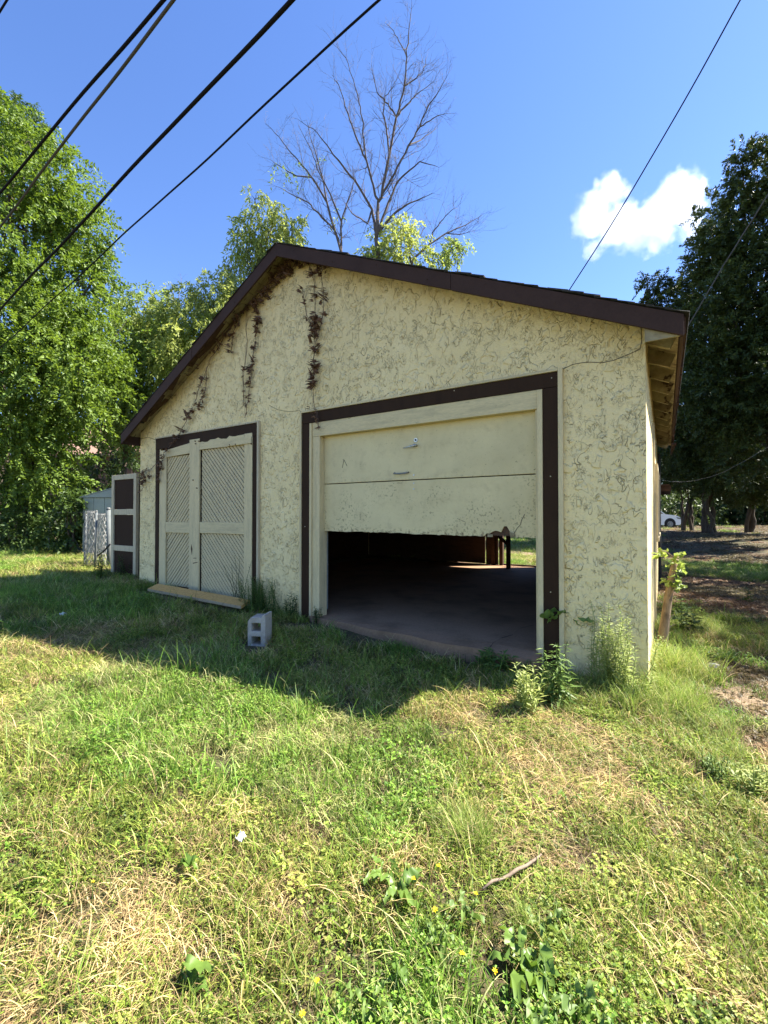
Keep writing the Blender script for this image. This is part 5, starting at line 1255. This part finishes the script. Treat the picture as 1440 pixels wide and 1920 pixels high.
scatter('grass', 'mown lawn of green blades, clover and dry straw', GX[k], GY[k], idx[k], GS[k]*(.85+.3*rng.random(k.sum())), sz[k], tone[k])
# longer grass along the walls and at the right corner
def tall(px, py, r_, n, s=(.6, 1.0), z=-.12):
    q = G(px, py, z); a = rng.random(n)*6.283; d = r_*np.sqrt(rng.random(n)); return q[0]+d*np.cos(a), q[1]+d*np.sin(a), s[0]+(s[1]-s[0])*rng.random(n)
TX, TY, TS = [], [], []
for a in ((1265, 1250, .30, 30, (.65, 1.0)), (1285, 1300, .26, 20, (.5, .85)), (1240, 1310, .22, 16, (.5, .8)), (1130, 1300, .28, 16, (.4, .7)), (1060, 1310, .25, 12, (.4, .6)), (1290, 1340, .3, 14, (.4, .7)),
          (1330, 1390, .35, 12, (.3, .5)), (540, 1165, .3, 14, (.3, .6)), (270, 1095, .5, 26, (.4, .8)), (230, 1085, .6, 22, (.4, .8)), (320, 1105, .3, 9, (.3, .5)), (600, 1165, .2, 6, (.3, .5)),
          (1300, 1180, .45, 26, (.4, .7)), (1380, 1170, .6, 20, (.3, .5)), (850, 1560, .12, 5, (.4, .6)), (880, 1550, .12, 5, (.4, .55)), (1000, 1750, .15, 4, (.25, .4)), (590, 1510, .2, 4, (.25, .4))):
    x, y, s_ = tall(*a); TX.append(x); TY.append(y); TS.append(s_)
TX, TY, TS = map(np.concatenate, (TX, TY, TS)); kk = ~((TX > -8.1) & (TX < -.11) & (TY > -.03)); TX, TY, TS = TX[kk], TY[kk], TS[kk]
scatter('tall_grass', 'longer uncut grass at the wall bases and the right garage corner', TX, TY, np.full(len(TX), 6), TS, TS, .8+.5*rng.random((len(TX), 1))+np.zeros((1, 3)))

# bare path sheet at the right
q0 = G(1425, 1300, -.12)
xs = np.linspace(q0[0]-.8, q0[0]+2.2, 34); ys = np.linspace(q0[1]-.9, q0[1]+1.4, 30); V, F = sheet(xs, ys, .006)
cx_, cy_ = V[:, 0]-q0[0]-.65, V[:, 1]-q0[1]-.2; rr_ = np.hypot(cx_/1.35, cy_/1.0)+.15*(vnoise(V[:, 0], V[:, 1], 3, 9)-.5); V[:, 2] -= .05*sstep(.75, 1.0, rr_)
o = mk_obj('dirt_path', fast_mesh('dirt_path', V, F, 'path', smooth=True)); tag(o, kind='structure')
q1 = G(985, 1046, .1); xs = np.linspace(-5.2, -3.2, 20); ys = np.linspace(7.3, 12.5, 30); V, F = sheet(xs, ys, .02)
o = mk_obj('rear_path', fast_mesh('rear_path', V, F, 'path', smooth=True)); tag(o, kind='structure')

# ------------------------------------------------------------------ cloud
cdist = 700.0; cc0 = P(1195, 405, cdist)
blobs = [(1110, 402, 40), (1147, 358, 30), (1160, 425, 46), (1200, 430, 40), (1240, 402, 46), (1275, 372, 46), (1300, 395, 30), (1240, 445, 30), (1290, 430, 24), (1112, 465, 20), (1095, 425, 26), (1262, 348, 28), (1120, 345, 12), (1225, 470, 16), (1320, 350, 14)]
bl = [(P(px, py, cdist), r_*cdist/FPX) for px, py, r_ in blobs]
mb = MB(); r1 = 150*cdist/FPX; bm = bmesh.new(); bmesh.ops.create_icosphere(bm, subdivisions=2, radius=1.0)
for v in bm.verts: v.co = Vector((v.co.x*r1*1.15, v.co.y*r1*.8, v.co.z*r1*.85))
bm.transform(Matrix.Rotation(YAW, 4, 'Z'))
me = bpy.data.meshes.new('cloud'); bm.to_mesh(me); bm.free()
m, t, o = new_mat('cloud_vapour'); N = NT(t)
tc = N.n('TexCoord'); acc = None
wn = N.n('TexNoise'); wn.inputs['Scale'].default_value = .035; wn.inputs['Detail'].default_value = 5; wn.inputs['Roughness'].default_value = .6; N.l(tc.outputs['Object'], wn.inputs['Vector'])
wv = N.n('VectorMath', operation='SUBTRACT'); N.l(wn.outputs['Color'], wv.inputs[0]); wv.inputs[1].default_value = (.5, .5, .5)
wsx = N.n('VectorMath', operation='SCALE'); N.l(wv.outputs[0], wsx.inputs[0]); wsx.inputs['Scale'].default_value = 52
pv = N.n('VectorMath', operation='ADD'); N.l(tc.outputs['Object'], pv.inputs[0]); N.l(wsx.outputs[0], pv.inputs[1])
for c, r_ in bl:
    dn = N.n('VectorMath', operation='DISTANCE'); N.l(pv.outputs[0], dn.inputs[0]); dn.inputs[1].default_value = tuple(float(q) for q in (c-cc0))
    f = N.rng(dn.outputs['Value'], r_*.45, r_*1.3, 1, 0); acc = f if acc is None else N.math('MAXIMUM', acc, f)
dens = N.math('MULTIPLY', N.rng(N.math('ADD', acc, N.math('MULTIPLY', N.math('SUBTRACT', N.noise(tc.outputs['Object'], .06, 6, .7), .5), 1.8)), .32, 1.5), .028)
pvn = N.n('VolumePrincipled'); pvn.inputs['Color'].default_value = (.97, .97, .97, 1); pvn.inputs['Anisotropy'].default_value = .35; N.l(dens, pvn.inputs['Density']); N.l(pvn.outputs[0], o.inputs['Volume'])
me.materials.append(m); co = mk_obj('cloud', me); co.location = cc0; tag(co, 'small white puffy cloud in the blue sky at right', 'cloud', kind='structure')
cy.volume_step_rate = 1.0; cy.volume_max_steps = 64
